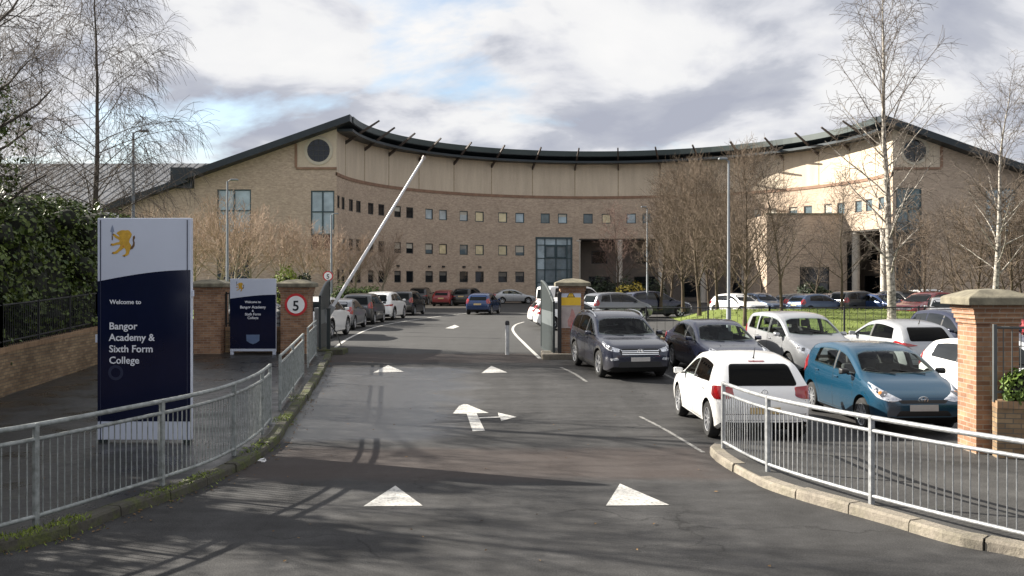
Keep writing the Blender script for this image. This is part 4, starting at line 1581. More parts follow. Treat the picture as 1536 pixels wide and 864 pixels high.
    for sd in (-1, 1):
        a = 38 * sd
        ca, sa = math.cos(R(a)), math.sin(R(a))

        def U(x, y): return x * ca - y * sa
        yb = L / 2
        if kind == 'suv':
            pts = [(sd * .47, yb - .06, .80), (sd * .60, yb - .10, .845), (sd * .84, yb - .48, .955), (sd * .88, yb - .62, .985), (sd * .88, yb - .58, .915), (sd * .80, yb - .25, .80), (sd * .58, yb - .08, .745)]
        elif kind == 'yaris':
            pts = [(sd * .36, yb - .08, .66), (sd * .50, yb - .14, .73), (sd * .72, yb - .42, .87), (sd * .79, yb - .60, .93), (sd * .80, yb - .52, .85), (sd * .74, yb - .25, .69), (sd * .52, yb - .10, .62)]
        elif kind == 'mpv':
            pts = [(sd * .46, yb - .08, .70), (sd * .55, yb - .14, .80), (sd * .76, yb - .40, .93), (sd * .83, yb - .58, .985), (sd * .84, yb - .42, .85), (sd * .78, yb - .22, .72), (sd * .60, yb - .10, .66)]
        else:
            pts = [(sd * .44, yb - .07, .63), (sd * .50, yb - .12, .71), (sd * .74, yb - .35, .79), (sd * .83, yb - .56, .835), (sd * .84, yb - .48, .76), (sd * .76, yb - .22, .64), (sd * .56, yb - .09, .60)]
        pol = [(U(x, y), z) for x, y, z in pts]
        hl = c.decal('headlight', rounded(pol, .025, 2), a, M['lens'], root, .006, .05)
        if hl and detail:
            cx = sum(p[0] for p in pol) / len(pol); cy = sum(p[1] for p in pol) / len(pol)
            for dx, rr, mt in ((-.05 * sd, .052, 'lens_dark'), (.10 * sd, .042, 'lens_dark'), (.015 * sd, .03, 'amber' if kind == 'yaris' else 'chrome')):
                c.decal('lamp', [(cx + dx + rr * math.cos(k * .524), cy + dx * sd * .28 * 1 + rr * .9 * math.sin(k * .524)) for k in range(12)], a, M[mt], root, .011, .04, parent=hl)
    if grille == 'wide':
        g = c.decal('grille', rounded([(-.50, .66), (.50, .66), (.58, .80), (.46, .835), (-.46, .835), (-.58, .80)], .03), 0, M['plastic_black'], root, .008, .06)
        for z in (.69, .735, .78):
            c.decal('grille_bar', [(-.5, z - .008), (.5, z - .008), (.5, z + .008), (-.5, z + .008)], 0, M['chrome'], root, .014, .08, parent=g)
        c.decal('air_intake', rounded([(-.62, .36), (.62, .36), (.55, .50), (-.55, .50)], .03), 0, M['plastic_black'], root, .008, .07)
        for sd in (-1, 1):
            c.decal('fog_light', rounded([(sd * .58, .55), (sd * .78, .52), (sd * .80, .58), (sd * .62, .61)], .015), 20 * sd if False else 0, M['lens'], root, .008, .05)
    elif grille == 'low':
        c.decal('grille', rounded([(-.40, .60), (.40, .60), (.46, .655), (-.46, .655)], .02), 0, M['plastic_black'], root, .007, .06)
        c.decal('air_intake', rounded([(-.56, .30), (.56, .30), (.44, .47), (-.44, .47)], .04), 0, M['plastic_black'], root, .007, .06)
    else:
        c.decal('grille', rounded([(-.42, .58), (.42, .58), (.46, .66), (-.46, .66)], .02), 0, M['plastic_black'], root, .007, .06)
        c.decal('air_intake', rounded([(-.66, .29), (.66, .29), (.58, .42), (-.58, .42)], .03), 0, M['plastic_black'], root, .007, .06)
    pz = {'suv': .56, 'yaris': .52, 'mpv': .5}.get(kind, .50)
    c.decal('number_plate', [(-.26, pz - .055), (.26, pz - .055), (.26, pz + .055), (-.26, pz + .055)], 0, M[plates[0]], root, .014, .09)
    # ---- rear
    for sd in (-1, 1):
        a = 180 - 40 * sd
        ca, sa = math.cos(R(a)), math.sin(R(a))

        def U(x, y): return x * ca - y * sa
        yb = -L / 2
        if rear == 'block':      # deep squarish lamps
            pts = [(sd * .50, yb + .07, .80), (sd * .60, yb + .07, .76), (sd * .84, yb + .16, .745), (sd * .86, yb + .36, .80), (sd * .86, yb + .34, .95), (sd * .80, yb + .17, .975), (sd * .56, yb + .09, .95)]
        elif rear == 'slit':
            pts = [(sd * .40, yb + .06, .86), (sd * .60, yb + .08, .835), (sd * .85, yb + .30, .83), (sd * .87, yb + .55, .90), (sd * .86, yb + .45, .96), (sd * .70, yb + .12, .925)]
        else:
            zc = c.belt(yb) - .02
            pts = [(sd * .60, yb + .08, zc - .20), (sd * .84, yb + .16, zc - .22), (sd * .86, yb + .30, zc - .10), (sd * .80, yb + .25, zc + .14), (sd * .70, yb + .14, zc + .12), (sd * .60, yb + .09, zc - .02)]
        c.decal('tail_light', rounded([(U(x, y), z) for x, y, z in pts], .03, 2), a, M['tail'], root, .016, .05)
    zp = .56 if rear == 'block' else (c.belt(-L / 2) - .26)
    c.decal('number_plate', [(-.26, zp - .055), (.26, zp - .055), (.26, zp + .055), (-.26, zp + .055)], 180, M[plates[1]], root, .012, .09)
    c.decal('rear_bumper_trim', rounded([(-.70, .24), (.70, .24), (.66, .40), (-.66, .40)], .03), 180, M['plastic_black'], root, .006, .09)
    if detail:
        zr = z0 - .03
        c.line('tailgate_seam', [(-.70, .50), (-.73, .62), (-.70, .74)], 180, M['arch'], root, .009)
        c.line('tailgate_seam', [(.70, .50), (.73, .62), (.70, .74)], 180, M['arch'], root, .009)
        c.line('tailgate_seam', [(-.70, .50), (.70, .50)], 180, M['arch'], root, .009)
    if detail: c.open_cabin(body, root)
    # wipers
    b = MB()
    for x0, x1 in ((-.45, .12), (.12, .62)):
        p0 = c.bvh.ray_cast(Vector((x0, s['cowl'][0] + .0, 3)), Vector((0, 0, -1)))[0]
        p1 = c.bvh.ray_cast(Vector((x1, s['cowl'][0] - .14, 3)), Vector((0, 0, -1)))[0]
        if p0 and p1: b.tube([p0 + Vector((0, 0, .015)), p1 + Vector((0, 0, .018))], .009, 5)
    if b.v: b.build('wiper', M['plastic_black'], root)
    if 'rails' in extras:
        for sd in (-1, 1):
            pts = []
            for k in range(13):
                y = .22 - k * 1.75 / 12
                x = sd * (W / 2 - s['roofin'] - .02)
                p = c.bvh.ray_cast(Vector((x, y, 3)), Vector((0, 0, -1)))[0]
                lift = .045 * min(1, min(k, 12 - k) / 1.6)
                if p: pts.append(p + Vector((0, 0, lift + .005)))
            b = MB(); b.tube(pts, .02, 8); b.build('roof_rail', M['chrome'], root, smooth_angle=60)
    if 'aerial' in extras:
        b = MB(); y = -1.28
        p = c.bvh.ray_cast(Vector((0, y, 3)), Vector((0, 0, -1)))[0]
        b.tube([p, p + Vector((0, -.02, .03)), p + Vector((0, -.1, .2))], [.022, .012, .004], 6); b.build('aerial', M['plastic_black'], root)
    if 'spoiler_lamp' in extras:
        c.decal('brake_lamp', [(-.14, z1 + .028), (.14, z1 + .028), (.14, z1 + .046), (-.14, z1 + .046)], 180, M['tail'], root, .01)

    def badge(kindb, y_front, z, rx, rz):
        o = (0, 3, z) if y_front else (0, -3, z)
        hit = c.bvh.ray_cast(Vector(o), Vector((0, -1 if y_front else 1, 0)))[0]
        if not hit: return
        sg = 1 if y_front else -1
        b = MB()

        def ell(cx, cz, ax, az, tr=.006, n=20):
            b.tube([(cx + ax * math.cos(2 * math.pi * k / n), hit.y + sg * .02, cz + az * math.sin(2 * math.pi * k / n)) for k in range(n + 1)], tr, 5, caps=False)
        ell(0, z, rx, rz)
        if kindb == 'three_ovals':
            ell(0, z + rz * .12, rx * .38, rz * .86, .005); ell(0, z + rz * .42, rx * .72, rz * .42, .005)
        elif kindb == 'slanted_h':
            b.tube([(-rx * .55, hit.y + sg * .02, z - rz * .75), (-rx * .3, hit.y + sg * .02, z + rz * .8)], .006, 5)
            b.tube([(rx * .3, hit.y + sg * .02, z - rz * .8), (rx * .55, hit.y + sg * .02, z + rz * .75)], .006, 5)
            b.tube([(-rx * .4, hit.y + sg * .02, z + .0 - rz * .2), (rx * .4, hit.y + sg * .02, z + rz * .2)], .005, 5)
        elif kindb == 'v_over_w':
            Z = lambda f: z + rz * f
            b.tube([(-rx * .42, hit.y + sg * .02, Z(.88)), (0, hit.y + sg * .02, Z(.1)), (rx * .42, hit.y + sg * .02, Z(.88))], .005, 5)
            b.tube([(-rx * .9, hit.y + sg * .02, Z(.4)), (-rx * .42, hit.y + sg * .02, Z(-.85)), (0, hit.y + sg * .02, Z(-.1)), (rx * .42, hit.y + sg * .02, Z(-.85)), (rx * .9, hit.y + sg * .02, Z(.4))], .005, 5)
        b.build('badge', M['chrome'], root)
    for e in extras:
        if e == 'badge_ovals': badge('three_ovals', True, .665, .085, .055)
        if e == 'badge_h': badge('slanted_h', True, .775, .085, .05)
        if e == 'badge_vw': badge('v_over_w', False, .86, .055, .055)
    return root


M['paint_base'] = paint('paint_silver', (.42, .43, .44), .3, .5)
PAINTS = {
    'white': paint('paint_white', (.80, .80, .79), .3),
    'silver': M['paint_base'],
    'palesilver': paint('paint_pale_silver', (.36, .37, .385), .3, .4),
    'bluegrey': paint('paint_blue_grey', (.022, .026, .045), .26, .4),
    'teal': paint('paint_teal_blue', (.003, .046, .090), .25, .3),
    'navy': paint('paint_navy', (.012, .016, .040), .25, .3),
    'black': paint('paint_black', (.010, .010, .011), .25, .0),
    'grey': paint('paint_grey', (.19, .20, .22), .3, .5),
    'darkgrey': paint('paint_dark_grey', (.045, .047, .05), .3, .4),
    'blue': paint('paint_blue', (.012, .036, .115), .25, .3),
    'midblue': paint('paint_mid_blue', (.05, .085, .16), .28, .4),
    'red': paint('paint_red', (.22, .012, .016), .28, .1),
}
PROTO = {}


def copy_tree(o, parent=None):
    c = o.copy(); COL.objects.link(c); c.parent = parent
    for ch in list(o.children): copy_tree(ch, c)
    return c


def all_under(o):
    out = [o]
    for ch in o.children: out += all_under(ch)
    return out


def repaint(root, pm):
    for o in all_under(root):
        if o.type == 'MESH':
            for sl in o.material_slots:
                if sl.material and sl.material.name.startswith('paint_'):
                    sl.link = 'OBJECT'; sl.material = pm


used_proto = set()


def place_car(proto, x, y, heading, colour, label, cat='car', group=None):
    """heading: degrees clockwise from straight up the drive (0 = nose pointing away from the gate road)"""
    p = PROTO[proto]
    if proto in used_proto: r = copy_tree(p)
    else: used_proto.add(proto); r = p
    if colour != 'silver': repaint(r, PAINTS[colour])
    else: repaint(r, PAINTS['silver'])
    a = R(-heading)
    r.location = (x, y, 0)
    dx, dy = -math.sin(a), math.cos(a)
    # stand it on the ramp
    zf, zr = h(y + dy * 1.3), h(y - dy * 1.3)
    r.location.z = (zf + zr) / 2 + .004
    r.rotation_euler = (math.atan2(zf - zr, 2.6), 0, a)
    if 'group' in r: del r['group']
    tag(r, label, cat, group)
    return r


PROTO['tucson'] = build_car('suv', True, True, 'five', grille='wide', extras=('rails', 'badge_h'))
PROTO['polo'] = build_car('hatch', True, True, 'ten', rear='block', extras=('aerial', 'badge_vw', 'spoiler_lamp'))
PROTO['yaris'] = build_car('yaris', True, False, 'ten', mirror_mat=M['plastic_black'], grille='low', extras=('badge_ovals',))
PROTO['meriva'] = build_car('mpv', True, False, 'six', grille='slim')
PROTO['sedan'] = build_car('sedan', True, False, 'five', grille='slim')
PROTO['hatch_slit'] = build_car('hatch', True, True, 'five', rear='slit', extras=('aerial',))
PROTO['suv_far'] = build_car('suv', False, False, 'five', rear='slit', grille='wide')
PROTO['hatch_far'] = build_car('hatch', False, False, 'five')
PROTO['mpv_far'] = build_car('mpv', False, False, 'five')
PROTO['van_far'] = build_car('van', False, False, 'six')
PROTO['van_far'].name = 'parked_van'

GR = 'cars parked in the bays by the gate'
def nose(x, y, hd, L):  # centre from the position of the nose
    return x, y
place_car('tucson', 2.98, 27.55, 170, 'bluegrey', 'blue-grey SUV with chrome roof rails parked nose out beside the gate pillar with signs', 'car', GR)
place_car('sedan', 5.75, 27.3, 172, 'navy', 'dark navy saloon parked nose out between the blue-grey SUV and the silver MPV', 'car', GR)
place_car('meriva', 8.15, 27.6, 172, 'palesilver', 'tall silver MPV parked nose out behind the teal hatchback', 'car', GR)
place_car('hatch_slit', 11.0, 27.9, -8, 'palesilver', 'pale silver hatchback parked tail out with black rear window behind the teal car', 'car', GR)
place_car('suv_far', 13.35, 28.2, 174, 'navy', 'dark blue car half hidden behind the brick pillar, beside the pale silver tail-out hatchback', 'car', GR)
place_car('polo', 4.28, 18.6, -1.8, 'white', 'white hatchback with red tail lamps parked just behind the right guardrail', 'car', GR)
place_car('yaris', 7.22, 19.15, 176.5, 'teal', 'teal blue hatchback facing out between the white hatchback and the brick pillar', 'car', GR)
place_car('hatch_far', 10.5, 20.9, 176, 'white', 'white car showing only its bonnet between the teal hatchback and the brick pillar', 'car', GR)

GL = 'cars parked along the left of the drive'
place_car('suv_far', -8.05, 40.3, 4, 'white', 'white SUV first in the left row, behind the raised barrier arm', 'car', GL)
place_car('hatch_far', -8.2, 47.0, 2, 'grey', 'silver grey hatchback second in the left row after the white SUV', 'car', GL)
place_car('mpv_far', -8.05, 52.6, 3, 'darkgrey', 'dark grey people carrier third in the left row, between grey and white cars', 'car', GL)
place_car('suv_far', -7.65, 58.2, 6, 'white', 'white SUV fourth in the left row with its dark bumper to the gate', 'car', GL)
place_car('mpv_far', -7.1, 65.6, 8, 'black', 'black people carrier at the far end of the left row', 'car', GL)
place_car('hatch_far', -1.95, 67.0, 11, 'blue', 'blue hatchback standing in the middle of the far turning area', 'car')
GF = 'cars parked in front of the school wall'
place_car('hatch_far', -6.0, 88.0, 10, 'red', 'red hatchback parked by the school wall beyond the black people carrier', 'car', GF)
place_car('suv_far', -8.6, 92.0, 5, 'black', 'black car roof showing over the end of the left row', 'car', GF)
place_car('hatch_far', -5.3, 92.6, 205, 'palesilver', 'pale silver hatchback between the red car and the black SUV by the wall', 'car', GF)
place_car('suv_far', -3.9, 88.6, 18, 'black', 'black SUV by the school wall to the right of the red hatchback', 'car', GF)
place_car('sedan', .1, 96.5, 75, 'palesilver', 'pale silver saloon side-on against the brick wall left of the stair window', 'car', GF)
GN = 'cars nose-in on the right past the gate'
place_car('hatch_far', 2.9, 49.5, 82, 'white', 'white hatchback with its tail to the drive just past the right gate leaf', 'car', GN)
place_car('hatch_far', 3.1, 46.0, 84, 'white', 'white car nearest the open right gate leaf, mostly hidden by it', 'car', GN)
place_car('van_far', 4.0, 62.5, 60, 'white', 'white van showing between the right gate leaf and its pillar', 'van')
place_car('mpv_far', 6.2, 57.0, 62, 'grey', 'grey people carrier with dark side windows behind the blue-grey SUV', 'car')
place_car('suv_far', 9.0, 61.0, 70, 'navy', 'navy SUV behind the grey people carrier next to the lamp post', 'car')
place_car('hatch_far', -9.9, 38.6, 10, 'darkgrey', 'dark car showing between the small school sign and the speed limit pillar', 'car')

GB = 'cars in the far car park behind the grass bank'
far = [(1108, 64, 150, 'white', 'hatch_far', 'white car behind the grass bank next to the tall grey lamp post'),
       (1143, 66, 160, 'midblue', 'hatch_far', 'mid blue hatchback behind the bank between two bare tree trunks'),
       (1203, 66, 70, 'darkgrey', 'hatch_far', 'dark grey car at the left end of the far row right of the forked tree'),
       (1226, 64, 65, 'midblue', 'hatch_far', 'blue hatchback side-on in the far row beside the dark grey one'),
       (1258, 66, 65, 'navy', 'hatch_far', 'navy hatchback in the far row behind the thin young tree'),
       (1288, 65, 62, 'darkgrey', 'mpv_far', 'dark grey people carrier in the far row below the white column'),
       (1322, 64, 155, 'blue', 'sedan', 'blue saloon in the far row just left of the birch trunk'),
       (1356, 66, 160, 'black', 'mpv_far', 'black people carrier in the far row just right of the birch trunk'),
       (1388, 56, 235, 'red', 'suv_far', 'red car in the far car park right of the birch trunk'),
       (1398, 74, 70, 'white', 'suv_far', 'white SUV farthest back above the red car'),
       (1418, 50, 200, 'palesilver', 'hatch_far', 'pale silver car partly hidden by the cap of the right brick pillar'),
       (1512, 72, 75, 'white', 'hatch_far', 'white car roof above the right pillar cap beside the second birch'),
       (1540, 34, 170, 'red', 'hatch_far', 'red car at the right edge seen through the wall railing')]
for px, y, hd, colr, pr, lab in far:
    place_car(pr, (px - PX) * y / F, y, hd, colr, lab, 'car', GB)
# ============================================================ STREET FURNITURE
def guardrail(path, posts, hgt, base, mat, label, group=None, step=.105, mid=.16, bar_r=.008):
    """pedestrian guardrail along a plan path; posts = parameter positions 0..1 measured along it"""
    P = catmull(path, 8)
    d = [0]
    for a, c in zip(P, P[1:]): d.append(d[-1] + math.hypot(c[0] - a[0], c[1] - a[1]))
    tot = d[-1]

    def at(s):
        s = max(0, min(tot, s))
        for i in range(len(P) - 1):
            if s <= d[i + 1] + 1e-9:
                t = (s - d[i]) / max(1e-9, d[i + 1] - d[i])
                return (P[i][0] + (P[i + 1][0] - P[i][0]) * t, P[i][1] + (P[i + 1][1] - P[i][1]) * t)
        return P[-1]
    x0, y0 = at(0)
    z0 = h(y0) + base
    root = empty('guardrail', (x0, y0, z0), 0, label, 'guardrail', group)

    def W(s, z):
        x, y = at(s)
        return (x - x0, y - y0, h(y) + base - z0 + z)
    ps = [q * tot for q in posts]
    for s in ps:
        b = MB()
        a, c = at(s - .05), at(s + .05)
        rz = math.atan2(c[1] - a[1], c[0] - a[0])
        x, y, z = W(s, 0)
        b.box((x, y, z + hgt / 2 - .03), (.06, .06, hgt + .06), rz)
        b.build('post', mat, root); bevel(root.children[-1], .008, 1)
    n = max(2, int(tot / .25))
    for nm, z, r in (('top_rail', hgt - .025, .03), ('middle_rail', hgt - mid - .02, .024), ('bottom_rail', .10, .024)):
        b = MB(); b.tube([W(tot * k / n, z) for k in range(n + 1)], r, 8)
        b.build(nm, mat, root, smooth_angle=60)
    b = MB()
    s = step
    while s < tot - .03:
        if min(abs(s - q) for q in ps) > .05:
            p, q = W(s, .10), W(s, hgt - mid - .02)
            b.tube([p, q], bar_r, 6, caps=False)
        s += step
    b.build('bar_infill', mat, root, smooth_angle=60)
    return root


rp0, rp1, rp2 = G(1085, 672, KH), G(1155, 708, KH), G(1310, 757, KH)
rp3 = (5.25, 9.75); rp4 = (6.3, 8.1)
guardrail([rp0, rp1, rp2, rp3, rp4], [0.0, .235, .50, .77, 1.0], 1.06, KH, M['galv'], 'bright galvanised guardrail curving round the right pavement in front of the white hatchback')
lq = [G(192, 744, KH), G(316, 701, KH), G(381, 663, KH), G(405, 636, KH)]
lpath = [(-6.35, 8.55), (-5.35, 10.2)] + lq
guardrail(lpath, [0, .235, .455, .675, .88, 1.0], 1.12, KH, M['galv_old'], 'long weathered grey guardrail curving along the left kerb in front of the tall school sign')
guardrail([G(420, 615, KH), G(454.6, 565, KH)], [0, .5, 1.0], 1.13, KH, M['galv_old'], 'middle straight guardrail panel on the left kerb past the opening after the long rail', None)
guardrail([G(462, 551, KH), G(474, 534, KH)], [0, 1.0], 1.13, KH, M['galv_old'], 'last short guardrail panel on the left kerb next to the open green gate', None)


# ------------------------------------------------------------ pillars and walls
def pillar(x, y, w, d, hs, cap_w, cap_d, label, base=KH, corbel=0):
    """brick gate pillar: shaft, oversailing courses, weathered stone cap"""
    z0 = h(y) + base
    root = empty('gate_pillar', (x, y, z0), 0, label, 'pillar')
    b = MB()
    b.box((0, 0, (hs - .02) / 2 - .1), (w, d, hs + .18))
    shaft = b.build('shaft', M['brick_pillar'], root, boxuv=True)
    if corbel:
        b = MB()
        for k in range(corbel):
            g = .022 * (k + 1)
            z = hs - .075 * (corbel - k) * 1.0
            b.box((0, 0, z + .0375), (w + 2 * g, d + 2 * g, .0745))
        b.build('corbel', M['brick_pillar'], root, boxuv=True)
    b = MB()
    cw, cd = cap_w / 2, cap_d / 2
    prof = [(0, .0), (1, 0.0), (1, .11), (.93, .135), (.45, .23), (0, .25)]
    rings = [[(sx * cw * s, sy * cd * s, hs - .005 + z) for sx, sy in ((-1, -1), (1, -1), (1, 1), (-1, 1))] for s, z in prof[1:5]]
    base_i = len(b.v)
    for r in rings: b.v.extend(r)
    for i in range(3):
        for k in range(4):
            k2 = (k + 1) % 4
            b.f.append([i * 4 + k, i * 4 + k2, (i + 1) * 4 + k2, (i + 1) * 4 + k]); b.m.append(0); b.uv.append(None)
    b.f.append([3, 2, 1, 0]); b.m.append(0); b.uv.append(None)
    b.v.append((0, 0, hs + .245)); t = len(b.v) - 1
    for k in range(4): b.f.append([12 + k, 12 + (k + 1) % 4, t]); b.m.append(0); b.uv.append(None)
    o = b.build('cap', M['cap_stone'], root); fixn(o); bevel(o, .012, 2, 25)
    return root


PL = (-6.95, 31.25); PLL = (-9.72, 31.25); PM = (1.93, 31.0); PR = (7.49, 15.22)
pillar(*PL, .86, .86, 2.12, 1.16, 1.16, 'brick gate pillar carrying the round 5 speed limit sign', corbel=3)
pillar(*PLL, .86, .86, 2.12, 1.16, 1.16, 'brick pillar between the tall school sign and the small school sign', corbel=3)
pillar(*PM, .72, .66, 2.22, 1.12, 1.06, 'brick gate pillar with yellow warning sign beside the blue-grey SUV', base=.05, corbel=3)
pillar(*PR, .66, .62, 2.30, 1.06, 1.0, 'big brick pillar at the right edge with sunlit left face and moss-grey cap', corbel=4)


def brick_boundary(path, hgt, th, label, base=KH, rail_h=1.0, rail_mat=None, rail_label=None, bar_step=.12, coping='soldier', arch=False):
    P = [Vector(p) for p in path]
    x0, y0 = P[0]
    z0 = h(y0) + base
    root = empty('brick_wall', (x0, y0, z0), 0, label, 'wall')
    b, c = MB(), MB()
    for p, q in zip(P, P[1:]):
        n = max(1, int((q - p).length / 2.0))
        for k in range(n):
            a, e = p + (q - p) * k / n, p + (q - p) * (k + 1) / n
            d = (e - a).normalized(); nn = Vector((-d.y, d.x)) * th / 2
            za, ze = h(a.y) + base - z0, h(e.y) + base - z0
            def blk(mb, m0, m1, grow):
                g = Vector((-d.y, d.x)) * (th / 2 + grow)
                vs = [(a.x - x0 + s * g.x, a.y - y0 + s * g.y, za + z) for z in (m0, m1) for s in (-1, 1)] + [(e.x - x0 + s * g.x, e.y - y0 + s * g.y, ze + z) for z in (m0, m1) for s in (-1, 1)]
                mb.add(vs, [(0, 1, 3, 2), (4, 6, 7, 5), (0, 2, 6, 4), (1, 5, 7, 3), (2, 3, 7, 6), (0, 4, 5, 1)])
            blk(b, -.25, hgt - .11, 0); blk(c, hgt - .11, hgt, .012)
    o = b.build('wall_face', M['brick_wall'], root, boxuv=True); fixn(o)
    o2 = c.build('coping', M['coping_brick'], root, boxuv=True); fixn(o2)
    if rail_mat is None: return root
    rr = empty('wall_railing', (x0, y0, z0 + hgt), 0, rail_label, 'railing')
    for p, q in zip(P, P[1:]):
        bars = MB()
        L = (q - p).length; n = int(L / bar_step)
        zz = lambda v: h(v.y) + base - z0
        for k in range(n + 1):
            v = p + (q - p) * (k / max(1, n))
            bars.tube([(v.x - x0, v.y - y0, zz(v) - .02), (v.x - x0, v.y - y0, zz(v) + rail_h)], .009 if bar_step < .15 else .006, 5, caps=False)
        m = max(1, int(L / 2))
        for k in range(m + 1):
            v = p + (q - p) * (k / m)
            pb = MB(); pb.box((v.x - x0, v.y - y0, zz(v) + rail_h / 2), (.05, .05, rail_h + .06))
            pb.build('post', rail_mat, rr)
        for z in (.12, rail_h - .02):
            rails = MB()
            rails.tube([((p + (q - p) * k / 8).x - x0, (p + (q - p) * k / 8).y - y0, zz(p + (q - p) * k / 8) + z) for k in range(9)], .02, 6)
            rails.build('rail', rail_mat, rr)
        bars.build('bar_infill', rail_mat, rr)
    return root


m_cop = brick('brick_soldier_coping', (.34, .225, .135), (.27, .175, .105), (.2, .17, .13), .4, msize=.014)
for n_ in m_cop.node_tree.nodes:
    if n_.type == 'TEX_BRICK':
        n_.inputs['Brick Width'].default_value = .075; n_.inputs['Row Height'].default_value = .3; n_.offset = 0
M['coping_brick'] = m_cop
brick_boundary([(-8.5, 4.0), (-10.0, 12.5), (-11.6, 21.95), (-12.16, 28.3), (-12.1, 31.25), (-10.2, 31.25)], 1.08, .24, 'low mossy brown brick wall along the left pavement below the evergreen hedge',
               rail_h=.98, rail_mat=M['black_iron'], rail_label='black iron railing on the left brick wall in front of the hedge')
brick_boundary([(-9.25, 31.3), (-7.42, 31.3)], .82, .22, 'short low brick wall behind the small school sign joining two pillars', rail_h=1.1, rail_mat=M['black_iron'],
               rail_label='black railing panel between the two left brick pillars')
M['rail_dark'] = simple('railing_dark_grey', (.07, .075, .075), .5)
brick_boundary([(7.32, 14.66), (9.5, 14.25), (14.5, 13.4)], .86, .24, 'low brick wall running right from the big sunlit pillar', rail_h=1.12, rail_mat=M['rail_dark'],
               rail_label='grey railing on the right low brick wall in front of the big pillar')
brick_boundary([(2.35, 31.6), (8.5, 31.9), (16.0, 32.2), (26.0, 32.4)], .55, .22, 'low brown brick wall behind the row of parked cars', base=0, rail_h=1.0, rail_mat=M['black_iron'],
               rail_label='thin dark railing behind the parked cars in front of the grass bank', bar_step=.26)


# --------------------------------------------------------------------- lettering
def text_mesh(s, size, x, z, mat, parent, name='lettering', align='LEFT', depth=.004, y=0.0, spacing=1.0, weight=0.0):
    cu = bpy.data.curves.new(name, 'FONT')
    cu.body = s; cu.size = size; cu.align_x = align; cu.extrude = depth; cu.space_line = 1.0
    cu.offset = weight; cu.resolution_u = 3; cu.space_character = spacing
    o = bpy.data.objects.new(name, cu); COL.objects.link(o)
    dg = bpy.context.evaluated_depsgraph_get()
    me = bpy.data.meshes.new_from_object(o.evaluated_get(dg))
    bpy.data.objects.remove(o); bpy.data.curves.remove(cu)
    me.name = name
    me.transform(Matrix.Translation((x, y, z)) @ Matrix.Rotation(R(90), 4, 'X'))
    me.materials.clear(); me.materials.append(mat)
    ob = bpy.data.objects.new(name, me); COL.objects.link(ob); ob.parent = parent
    return ob


LION = [(.30, .96), (.36, .99), (.44, 1.0), (.52, .985), (.60, 1.0), (.66, .97), (.70, .91), (.74, .86), (.73, .80), (.70, .72), (.66, .64), (.64, .56), (.67, .50), (.72, .42), (.70, .30), (.66, .20), (.64, .10), (.56, .03), (.44, .0),
        (.40, .05), (.50, .09), (.54, .17), (.52, .26), (.47, .33), (.42, .30), (.36, .24), (.30, .20), (.22, .13), (.10, .09), (.02, .13), (.05, .18), (.14, .19), (.24, .28), (.30, .36), (.33, .44), (.28, .46), (.18, .44), (.06, .40), (-.02, .43), (.0, .50), (.08, .49),
        (.18, .53), (.28, .55), (.31, .60), (.24, .66), (.16, .70), (.10, .76), (.04, .82), (.08, .87), (.15, .84), (.22, .78), (.30, .74), (.28, .80), (.20, .86), (.22, .92)]
TAIL = [(.68, .26), (.78, .30), (.84, .40), (.85, .52), (.82, .62), (.86, .70), (.84, .80), (.78, .74), (.77, .64), (.79, .52), (.76, .42), (.70, .36)]
SWORD = [(.02, .78), (.06, .78), (.07, .92), (.11, .94), (.08, 1.08), (.04, 1.2), (.0, 1.08), (-.03, .94), (.01, .92)]


def flat_poly(pts, x, z, sx, sz, y, th, mat, parent, name):
    b = MB()
    n = len(pts)
    vs = [(x + px * sx, y, z + pz * sz) for px, pz in pts] + [(x + px * sx, y + th, z + pz * sz) for px, pz in pts]
    b.add(vs, [tuple(range(n)), tuple(range(n, 2 * n))[::-1]] + [(i, (i + 1) % n, n + (i + 1) % n, n + i) for i in range(n)])
    o = b.build(name, mat, parent)
    bm = bmesh.new(); bm.from_mesh(o.data)
    bmesh.ops.triangulate(bm, faces=bm.faces[:], ngon_method='EAR_CLIP')
    bmesh.ops.recalc_face_normals(bm, faces=bm.faces[:])
    bm.to_mesh(o.data); bm.free()
    return o


def lion(x, z, sx, sz, y, parent):
    e = flat_poly(LION, x, z, sx, sz, y, .004, M['gold'], parent, 'emblem')
    flat_poly(TAIL, x, z, sx, sz, y, .004, M['emblem_dark'], e, 'tail')
    flat_poly(SWORD, x, z, sx, sz, y, .004, M['emblem_blue'], e, 'torch')
    flat_poly([(.02, .62), (.06, .62), (.06, .78), (.02, .78)], x, z, sx, sz, y, .004, M['emblem_dark'], e, 'hilt')
    b = MB()
    for (px, pz) in ((.05, .14), (.0, .45), (.07, .84), (.47, .03)):          # claws
        b.add([(x + (px - .04) * sx, y - .002, z + (pz - .02) * sz), (x + (px + .03) * sx, y - .002, z + (pz - .035) * sz), (x + (px + .02) * sx, y - .002, z + (pz + .035) * sz)], [(0, 1, 2)])
    b.build('claws', M['emblem_dark'], e)
    flat_poly([(.40, .40), (.46, .42), (.44, .36)], x, z, sx, sz, y - .001, .002, M['sign_red'], e, 'tongue')


def arch_panel(x0, x1, z0, zl, zr, y, th, n=24, rise=.0):
    """outline with a gently curved top from height zl (left) to zr (right)"""
    top = []
    for k in range(n + 1):
        t = k / n
        top.append((x0 + (x1 - x0) * t, zl + (zr - zl) * math.sin(t * math.pi / 2) ** 1.0))
    return [(x0, z0), (x1, z0)] + top[::-1]


